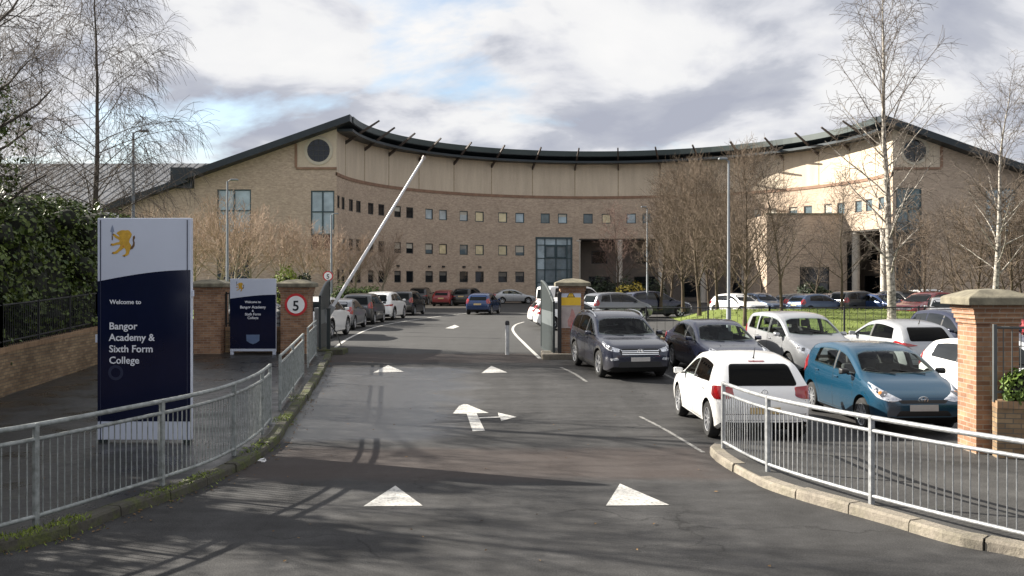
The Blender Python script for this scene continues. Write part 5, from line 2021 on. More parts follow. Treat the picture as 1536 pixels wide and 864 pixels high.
# tall totem sign
tx, ty = G(216, 664, KH)
TW = 141 * ty / F
ztot = lambda py: EYE + (PY - py) * ty / F - (h(ty) + KH)
sign = empty('school_sign', (tx, ty, h(ty) + KH), R(-1.0), 'tall navy and white school welcome sign with golden lion emblem on the left pavement', 'sign')
b = MB(); b.box((0, .06, (ztot(327) + ztot(660)) / 2), (TW, .12, ztot(327) - ztot(660)))
o = b.build('panel', M['sign_white'], sign); bevel(o, .012, 2)
hw_ = TW / 2
pts = arch_panel(-hw_ + .004, hw_ - .004, ztot(632), ztot(422), ztot(405), 0, 0)
flat_poly(pts, 0, 0, 1, 1, -.004, .004, M['sign_navy'], sign, 'navy_panel')
b = MB()
for s in (-1, 1): b.box((s * (hw_ - .055), -.006, (ztot(330) + ztot(660)) / 2), (.012, .012, ztot(330) - ztot(660)))
b.build('edge_trim', M['sign_white'].copy() if False else M['navy_faint'], sign)
for s in (-1, 1):
    b = MB(); b.box((s * (hw_ - .07), .06, ztot(660) / 2 - .03), (.12, .09, ztot(660) + .08))
    b.build('leg', M['gate_green'], sign)
k = ty / F
text_mesh('Welcome to', 12.5 * k * .74, -hw_ + 19 * k, ztot(456), M['sign_text'], sign, y=-.010, weight=.0012)
for j, s in enumerate(('Bangor', 'Academy &', 'Sixth Form', 'College')):
    text_mesh(s, 18.6 * k * .80, -hw_ + 18 * k, ztot(494 + j * 17.1), M['sign_text'], sign, y=-.010, weight=.002)
b = MB()
n = 28; cx, cz = -hw_ + 28 * k, ztot(559)
for rr, yy in ((11.5 * k, -.0065), (7 * k, -.0065)):
    for q in range(n): b.v.append((cx + rr * math.cos(2 * math.pi * q / n), yy, cz + rr * math.sin(2 * math.pi * q / n)))
for q in range(n): b.f.append([q, (q + 1) % n, n + (q + 1) % n, n + q]); b.m.append(0); b.uv.append(None)
fixn(b.build('faint_seal', M['navy_faint'], sign))
lion(-hw_ + 21 * k, ztot(385), 42 * k, 40 * k, -.005, sign)
b = MB(); b.box((-hw_ - .02, .06, ztot(508)), (.045, .08, .13)); b.build('side_bracket', M['sign_white'], sign)
b = MB(); b.box((hw_ + .012, .06, ztot(440)), (.03, .06, .10)); b.build('side_bracket', M['sign_white'], sign)

# small school sign on the wall between the pillars
sx_, sy_ = -8.20, 30.6
k = sy_ / F
zz = lambda py: EYE + (PY - py) * k - (h(sy_) + KH)
SW = 69 * k
s2 = empty('school_sign', (sx_, sy_, h(sy_) + KH), 0, 'smaller navy school welcome sign standing between the two left brick pillars', 'sign')
zb_ = .10
b = MB(); b.box((0, .04, (zz(418) + zb_) / 2), (SW, .08, zz(418) - zb_)); bevel(b.build('panel', M['sign_white'], s2), .008, 2)
hw_ = SW / 2
flat_poly(arch_panel(-hw_ + .004, hw_ - .004, zz(523), zz(448), zz(442), 0, 0), 0, 0, 1, 1, -.004, .004, M['sign_navy'], s2, 'navy_panel')
for s in (-1, 1):
    b = MB(); b.box((s * (hw_ - .06), .04, .04), (.1, .07, .14)); b.build('leg', M['sign_white'], s2)
for txt, py, sz in (('Welcome to', 454.5, 6.2), ('Bangor Academy', 462.5, 7.4), ('&', 467.5, 5.5), ('Sixth Form', 473, 7.0), ('College', 478.5, 7.0)):
    text_mesh(txt, sz * k * .76, 0, zz(py), M['sign_text'], s2, align='CENTER', y=-.010, weight=.002)
lion(-hw_ + 9.5 * k, zz(437), 13.5 * k, 13 * k, -.005, s2)
flat_poly([(-.5, 1), (.5, 1), (.48, .3), (.25, .05), (0, -.1), (-.25, .05), (-.48, .3)], 0, zz(515), 20 * k, 13 * k, -.007, .003, M['shield'], s2, 'shield')


def disc_sign(root, x, y, z, r, five=True, y_off=0):
    b = MB(); b.lathe([(0, -.012), (r, -.012), (r, .0), (0, .0)], 40, 'y', (x, y, z)); fixn(b.build('plate', M['sign_red'], root))
    b = MB(); b.lathe([(0, -.017), (r * .78, -.017), (r * .78, -.012)], 40, 'y', (x, y, z)); fixn(b.build('white_face', M['sign_disc'], root))
    t = text_mesh('5', r * 1.25, x, z - r * .52, M['sign_black'], root, 'numeral', 'CENTER', .003, y - .022, weight=r * .022)
    return t


k = 30.8 / F
sg = empty('speed_sign', ((444 - PX) * k, 30.80, EYE + (PY - 457) * k), 0, 'round red and white 5 speed limit sign fixed to the brick gate pillar', 'sign')
disc_sign(sg, 0, 0, 0, 16.8 * k)
y = 45.0; k = y / F
sg = empty('speed_sign', ((492 - PX) * k, y, h(y)), 0, 'small round 5 speed limit sign on a thin grey post beyond the left gate', 'sign')
b = MB(); b.tube([(0, .05, -.1), (0, .05, EYE + (PY - 406) * k - h(y))], .045, 10); b.build('post', M['lamp_steel'], sg, smooth_angle=60)
disc_sign(sg, 0, 0, EYE + (PY - 414) * k - h(y), 7.6 * k)

# warning sign and faded notice on the middle pillar
yf = PM[1] - .33; k = yf / F
cx = (855 - PX) * k + .03
ws_ = empty('warning_sign', (cx, yf - .012, EYE + (PY - 445) * k), 0, 'white and yellow warning sign with black exclamation triangle on the middle gate pillar', 'sign')
wv, hv = 30 * k, 27 * k
b = MB(); b.box((0, .004, 0), (wv, .012, hv)); b.build('plate', M['sign_white'], ws_)
b = MB(); b.box((0, -.005, -hv * .26), (wv * .98, .006, hv * .45)); b.build('yellow_band', M['sign_yellow'], ws_)
flat_poly([(-.5, 0), (.5, 0), (0, .9)], 0, -hv * .04, wv * .42, wv * .42, -.006, .005, M['sign_black'], ws_, 'triangle')
flat_poly([(-.5, 0), (.5, 0), (0, .9)], 0, -hv * .04 + .025, wv * .30, wv * .30, -.0085, .003, M['sign_yellow'], ws_, 'triangle_face')
b = MB(); b.box((0, -.010, .10), (.022, .004, .075)); b.box((0, -.010, .046), (.022, .004, .018)); b.build('exclamation_mark', M['sign_black'], ws_)
ns = empty('notice_board', ((855 - PX) * k + .03, yf - .008, EYE + (PY - 475) * k), 0, 'faded grey and pink notice below the yellow warning sign on the middle pillar', 'notice')
b = MB(); b.box((0, .003, 0), (30 * k, .010, 34 * k)); b.build('plate', M['sign_grey'], ns)
flat_poly([(-.25, -.5), (.22, -.5), (.30, -.1), (.12, .3), (-.02, .42), (-.12, .05), (-.3, -.2)], .03, 0, 22 * k, 30 * k, -.006, .004, M['sign_pinkish'], ns, 'pink_stain')
b = MB(); b.box((0, -.004, 16 * k), (29 * k, .005, .02)); b.build('dark_heading', M['joint'], ns)


# ----------------------------------------------------------------------- gates
def gate_leaf(hx, hy, fx, fy, zlow, zhigh, label):
    """solid ribbed steel leaf with a sweeping top, standing open"""
    z0 = h(hy)
    root = empty('gate', (hx, hy, z0), math.atan2(fy - hy, fx - hx), label, 'gate')
    L = math.hypot(fx - hx, fy - hy)
    dz = h(fy) - z0
    prof = lambda t: zlow + (zhigh - zlow) * math.sin(t * math.pi / 2) ** .9 + dz * t
    n = 34
    for nm, low in (('lower_ribs', True), ('upper_ribs', False)):       # vertical ribs
        b = MB()
        for kx in range(n):
            a, c = L * kx / n, L * (kx + 1) / n
            zt = prof((kx + .5) / n) - .04
            z0_, z1_ = (.12, .98) if low else (1.45, zt)
            if z1_ > z0_: b.box(((a + c) / 2, 0, (z0_ + z1_) / 2), ((c - a) * .82, .03, z1_ - z0_))
        b.build(nm, M['gate_green'], root)
    b = MB(); b.box((L / 2, 0, 1.215), (L - .06, .022, .47)); b.build('pale_panel', M['gate_pale'], root)
    b = MB()
    m = 20
    tops = [(L * q / m, 0, prof(q / m)) for q in range(m + 1)]
    b.tube(tops, .045, 8)
    for x, zt in ((0, prof(0)), (L, prof(1))): b.box((x, 0, (zt + .06) / 2), (.08, .07, zt - .06))
    b.box((L / 2, 0, .10), (L, .06, .08))
    fixn(b.build('gate_frame', M['gate_green'], root))
    b = MB(); b.tube([(L, 0, .9), (L + .05, -.25, .55), (L + .02, -.45, .0)], .022, 6); b.build('stay', M['black_iron'], root)
    return root


gate_leaf(1.33, 30.75, 1.05, 34.2, 1.75, 2.35, 'grey-green steel gate leaf standing open against the middle gate pillar')
gate_leaf(-6.30, 31.7, -6.62, 35.0, 1.9, 2.35, 'dark green steel gate leaf standing open beside the speed limit pillar')
pb = MB(); pb.box((0, 0, 1.0), (.12, .12, 2.1)); pb.lathe([(0, 2.05), (.085, 2.05), (.085, 2.09), (0, 2.12)], 12)
o = pb.build('gate_post', M['black_iron']); o.location = (1.50, 30.55, h(30.5)); tag(o, 'dark square steel post hanging the right gate leaf at the middle pillar', 'post')
gx, gy = G(493, 531)
pb = MB(); pb.box((0, 0, .72), (.11, .11, 1.5)); pb.box((0, 0, 1.49), (.14, .14, .04))
o = pb.build('gate_post', M['gate_green']); o.location = (gx, gy, h(gy)); tag(o, 'dark green gate stop post at the end of the left kerb', 'post')
pb = MB()
pb.poly_prism([(-.8, -.55), (.45, -.5), (.5, .9), (-.8, 1.0)], -.05, .16)
o = pb.build('kerb_island', M['kerb_clean']); o.location = (1.75, 30.75, h(30.7)); bevel(o, .03, 2); tag(o, None, None, None, 'structure')
pb = MB()
pb.poly_prism([(-.6, -.4), (.55, -.35), (.6, .5), (-.6, .9)], -.05, .17)
o = pb.build('kerb_island', M['kerb_mossy']); o.location = (gx - .05, gy + .1, h(gy)); bevel(o, .03, 2); tag(o, None, None, None, 'structure')

# ------------------------------------------------------------------- barrier
y = 33.6; k = y / F
bx_, bz_ = (494 - PX) * k, EYE + (PY - 468) * k
bar = empty('barrier', (bx_, y, h(y)), 0, 'raised white barrier arm slanting up to the right from its post by the left gate', 'barrier')
zc = bz_ - h(y)
b = MB(); b.box((-.32, .05, (zc + .15) / 2), (.36, .34, zc + .15)); o = b.build('cabinet', M['cabinet'], bar); bevel(o, .02, 2)
tipx, tipz = (635 - PX) * k - bx_, EYE + (PY - 238) * k - h(y)
b = MB()
n = 6
P = [Vector((0, 0, zc)) + (Vector((tipx, 0, tipz)) - Vector((0, 0, zc))) * q / n for q in range(n + 1)]
b.tube(P, [.062 - .022 * q / n for q in range(n + 1)], 12); b.build('arm', M['white_pole'], bar, smooth_angle=60)
d = (P[-1] - P[0]).normalized()
b = MB(); b.tube([P[-1] - d * .02, P[-1] + d * .1], .07, 12); b.build('arm_end_cap', M['sign_grey'], bar)
b = MB(); b.tube([P[0] - d * .55, P[0] + d * .25], .115, 12); b.build('arm_clamp', M['cabinet'], bar)

# ------------------------------------------------------------------- bollard
x, y = G(761, 532)
bo = empty('bollard', (x, y, h(y)), 0, 'slim pale bollard with black top standing in the drive past the gate', 'bollard')
b = MB(); b.lathe([(0, -.05), (.068, -.05), (.068, .98), (0, .98)], 16); fixn(b.build('post', M['bollard_grey'], bo, smooth_angle=40))
b = MB(); b.lathe([(.072, .97), (.072, 1.07), (.05, 1.11), (0, 1.12), ], 16); fixn(b.build('cap', M['bollard_cap'], bo, smooth_angle=40))


# --------------------------------------------------------------------- lamps
def lamp(px, y, top_py, label, r=.075, arm=.55, adir=1, head=True):
    k = y / F
    x = (px - PX) * k
    z = EYE + (PY - top_py) * k - h(y)
    root = empty('street_lamp', (x, y, h(y)), 0, label, 'street lamp', 'lamp posts of the school grounds')
    b = MB(); b.lathe([(0, -.05), (r * 1.5, -.05), (r * 1.5, 1.2), (r * 1.05, 1.3), (r * .6, z), (0, z)], 12)
    fixn(b.build('pole', M['lamp_steel'], root, smooth_angle=40))
    b = MB(); b.tube([(0, 0, z - .05), (adir * .1, 0, z + .04), (adir * arm * .5, 0, z + .07)], .025, 6); b.build('arm', M['lamp_steel'], root)
    b = MB(); b.box((adir * (arm * .5 + .12), 0, z + .07), (.34, .2, .08)); o = b.build('lantern', M['lamp_steel'], root); bevel(o, .03, 2)
    return root


lamp(200, 36, 199, 'dark lamp post rising behind the left hedge', .07)
lamp(341, 44, 272, 'pale lamp post in front of the left gable tall window', .07, .4)
lamp(497, 66, 322, 'lamp post left of the barrier arm in front of the curved wall', .085, .4)
lamp(971, 60, 312, 'lamp post right of the entrance columns at the edge of the brown trees', .065, .2, -1)
lamp(1093, 37, 241, 'tall grey lamp post among the brown trees behind the silver MPV', .062, .2, -1)

# small litter by the left kerb
x, y = G(393, 694)
b = MB()
rr = random.Random(2)
for q in range(5):
    a = rr.uniform(0, 6); 
    b.add([(rr.uniform(-.06, .06), rr.uniform(-.06, .06), rr.uniform(0.01, .07)) for _ in range(4)], [(0, 1, 2), (0, 2, 3), (1, 2, 3)])
o = b.build('crumpled_paper', M['sign_disc']); o.location = (x, y, h(y)); tag(o, 'crumpled white paper lying against the left kerb', 'litter')
# ================================================================= VEGETATION
class Twig:
    """fast tapered tubes"""

    def __init__(self): self.v, self.f = [], []

    def tube(self, pts, r0, r1, n):
        b = len(self.v); m = len(pts)
        d = (pts[-1] - pts[0])
        if d.length < 1e-6: return
        u = d.orthogonal().normalized(); w = d.cross(u).normalized()
        cs = [(math.cos(6.2832 * k / n), math.sin(6.2832 * k / n)) for k in range(n)]
        for i, p in enumerate(pts):
            r = r0 + (r1 - r0) * i / (m - 1)
            for c, s in cs:
                self.v.append((p.x + (u.x * c + w.x * s) * r, p.y + (u.y * c + w.y * s) * r, p.z + (u.z * c + w.z * s) * r))
        for i in range(m - 1):
            for k in range(n):
                k2 = (k + 1) % n
                self.f.append((b + i * n + k, b + i * n + k2, b + (i + 1) * n + k2, b + (i + 1) * n + k))

    def mesh(self, name, mat):
        me = bpy.data.meshes.new(name)
        me.from_pydata(self.v, [], self.f)
        me.materials.append(mat)
        me.shade_smooth()
        return me


def make_tree(seed, height, r0, lv, clear=.2, lean=(0, 0), wander=.05, twig_r=.007, shape=None, trunk_top=.12, nseg=12):
    rnd = random.Random(seed)
    wood, crown = Twig(), Twig()
    shape = shape or (lambda t: 1 - .6 * t)

    def path(p, d, L, segs, trop, wand):
        pts = [p.copy()]
        d = d.normalized()
        for i in range(segs):
            d = d + Vector((rnd.gauss(0, wand), rnd.gauss(0, wand), rnd.gauss(0, wand) + trop))
            d.normalize()
            p = p + d * (L / segs)
            pts.append(p)
        return pts

    def at(pts, t):
        x = t * (len(pts) - 1); i = min(int(x), len(pts) - 2)
        q = pts[i] + (pts[i + 1] - pts[i]) * (x - i)
        return q, (pts[i + 1] - pts[i]).normalized()

    def branch(p, d, L, r, k):
        c = lv[k]
        pts = path(p, d, L, c.get('segs', 4), c.get('trop', 0), c.get('wander', .08))
        re = max(twig_r * .7, r * .3)
        (wood if (k == 0 and r > .03) else crown).tube(pts, r, re, 6 if k == 0 else (4 if k == 1 else 3))
        if k + 1 < len(lv):
            n = lv[k + 1]
            cnt = max(1, int(n['n'] * (.55 + .45 * min(1.5, L / c['len'])) + rnd.random()))
            az = rnd.uniform(0, 6.28)
            for i in range(cnt):
                t = .15 + .85 * (i + rnd.random() * .8) / cnt
                q, dd = at(pts, min(.99, t))
                az += 2.4 + rnd.uniform(-.5, .5)
                o = dd.orthogonal().normalized(); o = Matrix.Rotation(az, 3, dd) @ o
                a = R(n['ang'] + rnd.uniform(-12, 12))
                nd = dd * math.cos(a) + o * math.sin(a)
                ll = n['len'] * rnd.uniform(.6, 1.2) * (1.1 - .55 * t)
                branch(q, nd, ll, max(twig_r, (r + (re - r) * t) * n.get('rr', .5)), k + 1)

    base = Vector((0, 0, -.1))
    pts = [base]
    d = Vector((lean[0], lean[1], 1)).normalized()
    p = base.copy()
    for i in range(nseg):
        d = (d + Vector((rnd.gauss(0, wander), rnd.gauss(0, wander), .04))).normalized()
        p = p + d * (height / nseg); pts.append(p)
    # flare at the root then taper
    n = 8
    for i in range(nseg):
        ra = r0 * (1 - (1 - trunk_top) * (i / nseg) ** .9) * (1.35 if i == 0 else 1); rb = r0 * (1 - (1 - trunk_top) * ((i + 1) / nseg) ** .9)
        wood.tube([pts[i], pts[i + 1]], ra, rb, n)
    c0 = lv[0]; az = rnd.uniform(0, 6.28)
    for i in range(c0['n']):
        t = clear + (.985 - clear) * (i + rnd.random() * .7) / c0['n']
        q, dd = at(pts, t)
        az += 2.4 + rnd.uniform(-.6, .6)
        o = Vector((math.cos(az), math.sin(az), 0))
        u = (t - clear) / (1 - clear)
        a = R(c0['ang'] * (1 - .35 * u) + rnd.uniform(-9, 9))
        nd = Vector((0, 0, 1)) * math.cos(a) + o * math.sin(a)
        L = c0['len'] * shape(u) * rnd.uniform(.75, 1.15)
        rr = r0 * (1 - (1 - trunk_top) * t) * c0.get('rr', .42)
        branch(q, nd, L, max(.012, rr), 0)
    return wood, crown


TREES = {}


def tree_kind(key, seed, wood_mat, crown_mat, **kw):
    w, c = make_tree(seed, **kw)
    TREES[key] = (w.mesh('trunk', wood_mat), c.mesh('crown', crown_mat))


def plant(key, name, x, y, z, rz, sc, label, group=None, szz=1.0):
    root = empty(name, (x, y, z), rz, label, 'tree', group)
    root.scale = (sc, sc, sc * szz)
    for nm, me in zip(('trunk', 'crown'), TREES[key]):
        o = bpy.data.objects.new(nm, me); COL.objects.link(o); o.parent = root
    return root


up = lambda t: .55 + .9 * t if t < .35 else 1.0 - .75 * (t - .35)
for i in range(3):
    tree_kind('horn%d' % i, 20 + i, M['bark_brown'], M['twig_brown'], height=7.4, r0=.10, clear=.2, wander=.03, twig_r=.0075,
              lv=[dict(n=44, len=3.6, ang=52, trop=.13, segs=5, wander=.08, rr=.40), dict(n=9, len=1.5, ang=40, trop=.08, segs=3, wander=.12, rr=.5), dict(n=7, len=.7, ang=38, trop=.05, segs=2, wander=.1, rr=.6)],
              shape=lambda t: 1.0 - .72 * t)
tree_kind('open0', 31, M['bark_brown'], M['twig_grey'], height=8.5, r0=.10, clear=.22, wander=.04, twig_r=.0075,
          lv=[dict(n=30, len=3.3, ang=55, trop=.10, segs=5, wander=.08, rr=.4), dict(n=9, len=1.3, ang=45, trop=.05, segs=3, wander=.12, rr=.5), dict(n=6, len=.6, ang=45, trop=.02, segs=2, wander=.12, rr=.6)],
          shape=lambda t: 1.0 - .7 * t)
tree_kind('mauve', 33, M['bark_brown'], M['twig_mauve'], height=8.0, r0=.11, clear=.22, wander=.05, twig_r=.008,
          lv=[dict(n=26, len=3.4, ang=58, trop=.09, segs=5, wander=.09, rr=.4), dict(n=9, len=1.3, ang=48, trop=.04, segs=3, wander=.12, rr=.5), dict(n=7, len=.6, ang=45, trop=.02, segs=2, wander=.12, rr=.6)],
          shape=lambda t: 1.0 - .55 * t)
for i in range(3):
    tree_kind('pale%d' % i, 40 + i, M['bark_pale'], M['twig_tan'], height=4.3, r0=.13, clear=.42, wander=.06, twig_r=.009, trunk_top=.2,
              lv=[dict(n=16, len=2.6, ang=58, trop=.15, segs=5, wander=.10, rr=.45), dict(n=10, len=1.25, ang=42, trop=.12, segs=3, wander=.12, rr=.5), dict(n=7, len=.62, ang=36, trop=.1, segs=2, wander=.12, rr=.6)],
              shape=lambda t: 1.05 - .3 * t)
tree_kind('birch0', 50, M['bark_birch'], M['twig_grey'], height=15.2, r0=.20, clear=.17, wander=.018, twig_r=.0075, trunk_top=.07, nseg=18,
          lv=[dict(n=44, len=3.9, ang=50, trop=.05, segs=6, wander=.07, rr=.30), dict(n=9, len=1.5, ang=45, trop=-.02, segs=4, wander=.10, rr=.5), dict(n=6, len=.85, ang=42, trop=-.16, segs=3, wander=.10, rr=.6)],
          shape=lambda t: (.55 + 1.0 * t if t < .5 else 1.05 - 1.35 * (t - .5)))
tree_kind('birch1', 52, M['bark_birch'], M['twig_grey'], height=12.2, r0=.17, clear=.20, lean=(-.06, 0), wander=.035, twig_r=.0075, trunk_top=.07, nseg=16,
          lv=[dict(n=36, len=3.6, ang=52, trop=.05, segs=6, wander=.08, rr=.30), dict(n=8, len=1.5, ang=45, trop=-.03, segs=4, wander=.10, rr=.5), dict(n=6, len=.85, ang=42, trop=-.16, segs=3, wander=.10, rr=.6)],
          shape=lambda t: (.7 + .6 * t if t < .5 else 1.0 - 1.1 * (t - .5)))
tree_kind('weeping', 55, M['bark_dark'], M['twig_grey'], height=13.6, r0=.16, clear=.26, lean=(.05, 0), wander=.025, twig_r=.0065, trunk_top=.08, nseg=16,
          lv=[dict(n=46, len=4.2, ang=58, trop=-.035, segs=8, wander=.06, rr=.22), dict(n=14, len=1.7, ang=48, trop=-.13, segs=5, wander=.08, rr=.45), dict(n=8, len=1.1, ang=35, trop=-.26, segs=4, wander=.06, rr=.6)],
          shape=lambda t: 1.0 - .55 * t)
tree_kind('oak', 58, M['bark_dark'], M['bark_dark'], height=11.5, r0=.22, clear=.34, lean=(.5, .0), wander=.05, twig_r=.010, trunk_top=.4, nseg=14,
          lv=[dict(n=18, len=4.6, ang=70, trop=.05, segs=7, wander=.12, rr=.42), dict(n=8, len=2.0, ang=45, trop=.03, segs=4, wander=.14, rr=.5), dict(n=7, len=.9, ang=42, trop=.0, segs=3, wander=.15, rr=.6)],
          shape=lambda t: 1.0 - .4 * t)
for i in range(2):
    tree_kind('shrub%d' % i, 60 + i, M['bark_brown'], M['twig_brown'], height=3.6, r0=.07, clear=.05, wander=.08, twig_r=.008, trunk_top=.2,
              lv=[dict(n=24, len=2.6, ang=48, trop=.14, segs=4, wander=.12, rr=.5), dict(n=9, len=1.1, ang=42, trop=.06, segs=3, wander=.14, rr=.5), dict(n=6, len=.55, ang=40, trop=.02, segs=2, wander=.12, rr=.6)],
              shape=lambda t: 1.1 - .3 * t)


def gz(x, y):
    z = h(y)
    if 40 < y < 61 and x > 8.6: z += bank_h(x, y)
    if 34.5 < y < 72 and x < -11.6: z += .25
    return z


def tpx(key, name, px, y, rz, sc, label, group=None, szz=1.0):
    x = (px - PX) * y / F
    if key.startswith('shrub'): name = 'bare_shrub'
    return plant(key, name, x, y, gz(x, y), rz, sc, label, group, szz)


GT_ = 'bare brown trees on the grass bank'
for a in (('horn0', 991, 60, .3, 1.00, 'bare brown tree just right of the lamp post by the entrance'),
          ('horn1', 1025, 56, 1.3, 1.03, 'bare brown tree second from the left in the dense brown row'),
          ('horn2', 1049, 52, 2.2, 1.0, 'bare brown tree left of the tall grey lamp post, third of the row'),
          ('horn0', 1076, 60, 3.0, 1.05, 'bare brown tree right behind the tall grey lamp post'),
          ('horn1', 1117, 46, 4.1, 1.02, 'tallest bare brown tree of the dense row, right of the tall grey lamp post'),
          ('horn2', 1006, 68, 5.1, 1.0, 'bare brown tree behind the first two of the dense row'),
          ('horn0', 1064, 70, 4.4, .98, 'bare brown tree behind the third of the dense row'),
          ('horn1', 1098, 66, 2.9, .95, 'bare brown tree behind the tallest of the dense row'),
          ('open0', 1143, 70, 1.9, .9, 'bare brown tree at the back, between the dense row and the forked tree'),
          ('open0', 1172, 50, .7, .95, 'forked bare tree on the bank behind the silver MPV'),
          ('open0', 1263, 56, 2.6, .86, 'bare tree on the bank in front of the shaded entrance block'),
          ('open0', 1223, 72, 4.4, .75, 'bare tree behind the far car row before the dark entrance opening')):
    tpx(a[0], 'bare_tree', *a[1:], group=GT_)
tpx('mauve', 'bare_tree', 927, 82, .5, .98, 'mauve-twigged bare tree in front of the entrance columns')
tpx('birch0', 'birch_tree', 1338, 42, .4, 1.02, 'tall silver birch rising above the school roof right of centre', 'silver birches')
tpx('birch1', 'birch_tree', 1492, 48, 1.1, .97, 'leaning white-stemmed birch behind the big right brick pillar', 'silver birches')
GS = 'bare brown trees below the right gable'
for a in (('shrub0', 1392, 70, .2, 1.5, 'rounded bare shrub by the right gable next to the birch trunk'),
          ('open0', 1433, 66, 1.4, .88, 'bare tree before the right gable midway between the two birches'),
          ('shrub1', 1462, 62, 2.2, 1.55, 'bare brown shrub left of the leaning birch'),
          ('open0', 1412, 76, 3.6, .8, 'smaller bare tree close to the right gable wall'),
          ('shrub0', 1512, 60, 3.1, 1.6, 'bare brown shrub right of the leaning birch'),
          ('horn2', 1535, 64, 2.4, .85, 'bare brown tree at the right edge under the gable roof'),
          ('shrub1', 1352, 74, 5.0, 1.2, 'low bare shrub behind the tall birch trunk'),
          ('horn1', 1575, 58, .9, 1.0, 'bare brown tree just cut by the right edge')):
    tpx(a[0], 'bare_tree', *a[1:], group=GS)
GP = 'pale bare trees left of the drive'
for a in (('pale0', 574, 76, .3, 1.0, 'pale bare vase-shaped tree over the white SUV in the left row'),
          ('pale1', 536, 74, 1.0, 1.0, 'pale bare tree behind the barrier arm'),
          ('pale2', 497, 72, 2.1, 1.02, 'pale bare tree behind the small post-mounted 5 sign'),
          ('pale0', 462, 70, 2.9, 1.05, 'pale bare tree behind the dark clipped conifer'),
          ('pale1', 418, 68, 3.7, 1.08, 'pale bare tree over the speed limit pillar to its left'),
          ('pale2', 377, 60, 4.6, 1.08, 'pale bare tree at the right edge of the tall gable window'),
          ('pale0', 331, 56, 5.2, 1.12, 'pale bare tree left of the lamp post by the gable window'),
          ('pale1', 296, 58, .8, 1.05, 'pale bare tree directly behind the right edge of the tall school sign'),
          ('pale2', 262, 62, 1.9, 1.1, 'pale sunlit bare tree above the tall school sign'),
          ('pale0', 226, 66, 4.9, 1.1, 'pale bare tree above the left part of the tall school sign'),
          ('pale1', 352, 52, 2.6, 1.0, 'pale bare tree in front of the left gable beside the lamp post')):
    tpx(a[0], 'bare_tree', *a[1:], group=GP)
tpx('weeping', 'birch_tree', 118, 35, .0, 1.0, 'weeping birch with drooping twigs above the left hedge')
plant('weeping', 'birch_tree', -20.5, 38, h(38), 2.0, .92, 'weeping birch partly cut by the left edge, behind the ivy-clad tree')
plant('oak', 'ivy_tree', -16.6, 24.5, h(24), .0, 1.0, 'dark leaning tree with ivy at the upper left corner')
GX = 'street trees outside the frame that shade the entrance'
for (k_, x, y, rz, s) in (('mauve', -13.6, 20.0, 1.0, 1.0), ('mauve', -12.8, 15.4, 2.0, 1.1), ('open0', -11.8, 11.0, .7, 1.05), ('mauve', -16.5, 22.5, 2.7, 1.1)):
    plant(k_, 'bare_tree', x, y, h(y), rz, s, 'bare street tree left of the drive whose branches shade the entrance', GX)


def leafy(name, blobs, leaf_mat, n, size, label, cat, seed=1, core=True, glossy=1.0, group=None, fill=.55, flat=.55):
    """mass of small leaves round overlapping lumps, denser towards the outside, with gaps"""
    rnd = random.Random(seed)
    x0, y0, z0 = blobs[0][0][0], blobs[0][0][1], h(blobs[0][0][1])
    root = empty(name, (x0, y0, z0), 0, label, cat, group)
    tot = sum((b[1][0] * b[1][1] + b[1][0] * b[1][2] + b[1][1] * b[1][2]) for b in blobs)
    v, f = [], []
    for (c, r) in blobs:
        m = int(n * (r[0] * r[1] + r[0] * r[2] + r[1] * r[2]) / tot)
        ph = [rnd.uniform(0, 6.28) for _ in range(6)]
        for _ in range(m):
            d = Vector((rnd.gauss(0, 1), rnd.gauss(0, 1), rnd.gauss(0, 1))).normalized()
            lump = 1 + .10 * math.sin(5 * d.x + ph[0]) + .10 * math.sin(6 * d.y + ph[1]) + .08 * math.sin(7 * d.z + ph[2]) + .06 * math.sin(13 * d.x + 11 * d.z + ph[3]) + .05 * math.sin(17 * d.y + 9 * d.z + ph[4])
            q = 1 - abs(rnd.gauss(0, .13))
            if rnd.random() < .05: q += rnd.uniform(.02, .16)
            p = Vector((c[0] + d.x * r[0] * lump * q, c[1] + d.y * r[1] * lump * q, c[2] + d.z * r[2] * lump * q))
            if p.z < h(p.y) + .02: continue
            nn = (d + Vector((rnd.gauss(0, flat), rnd.gauss(0, flat), rnd.gauss(0, flat) + .35))).normalized()
            u = nn.orthogonal().normalized(); u = Matrix.Rotation(rnd.uniform(0, 6.28), 3, nn) @ u
            w = nn.cross(u)
            s = size * (rnd.uniform(.4, 1.3) if rnd.random() < .9 else rnd.uniform(1.3, 1.8))
            p -= Vector((x0, y0, z0))
            b = len(v)
            v.extend([tuple(p - u * s * .55), tuple(p + w * s * .34 + nn * s * .06), tuple(p + u * s * .6), tuple(p - w * s * .34 + nn * s * .06)])
            f.append((b, b + 1, b + 2, b + 3))
    me = bpy.data.meshes.new('foliage'); me.from_pydata(v, [], f); me.materials.append(leaf_mat)
    o = bpy.data.objects.new('foliage', me); COL.objects.link(o); o.parent = root
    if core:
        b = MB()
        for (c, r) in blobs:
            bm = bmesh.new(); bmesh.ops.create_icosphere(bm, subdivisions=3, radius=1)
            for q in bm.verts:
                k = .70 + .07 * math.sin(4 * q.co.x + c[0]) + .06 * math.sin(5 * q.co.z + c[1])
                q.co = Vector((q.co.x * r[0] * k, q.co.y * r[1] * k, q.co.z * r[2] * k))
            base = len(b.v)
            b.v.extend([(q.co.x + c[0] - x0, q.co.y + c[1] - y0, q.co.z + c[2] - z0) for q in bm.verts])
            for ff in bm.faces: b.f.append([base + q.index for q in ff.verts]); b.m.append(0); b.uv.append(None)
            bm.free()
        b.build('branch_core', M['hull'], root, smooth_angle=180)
    return root


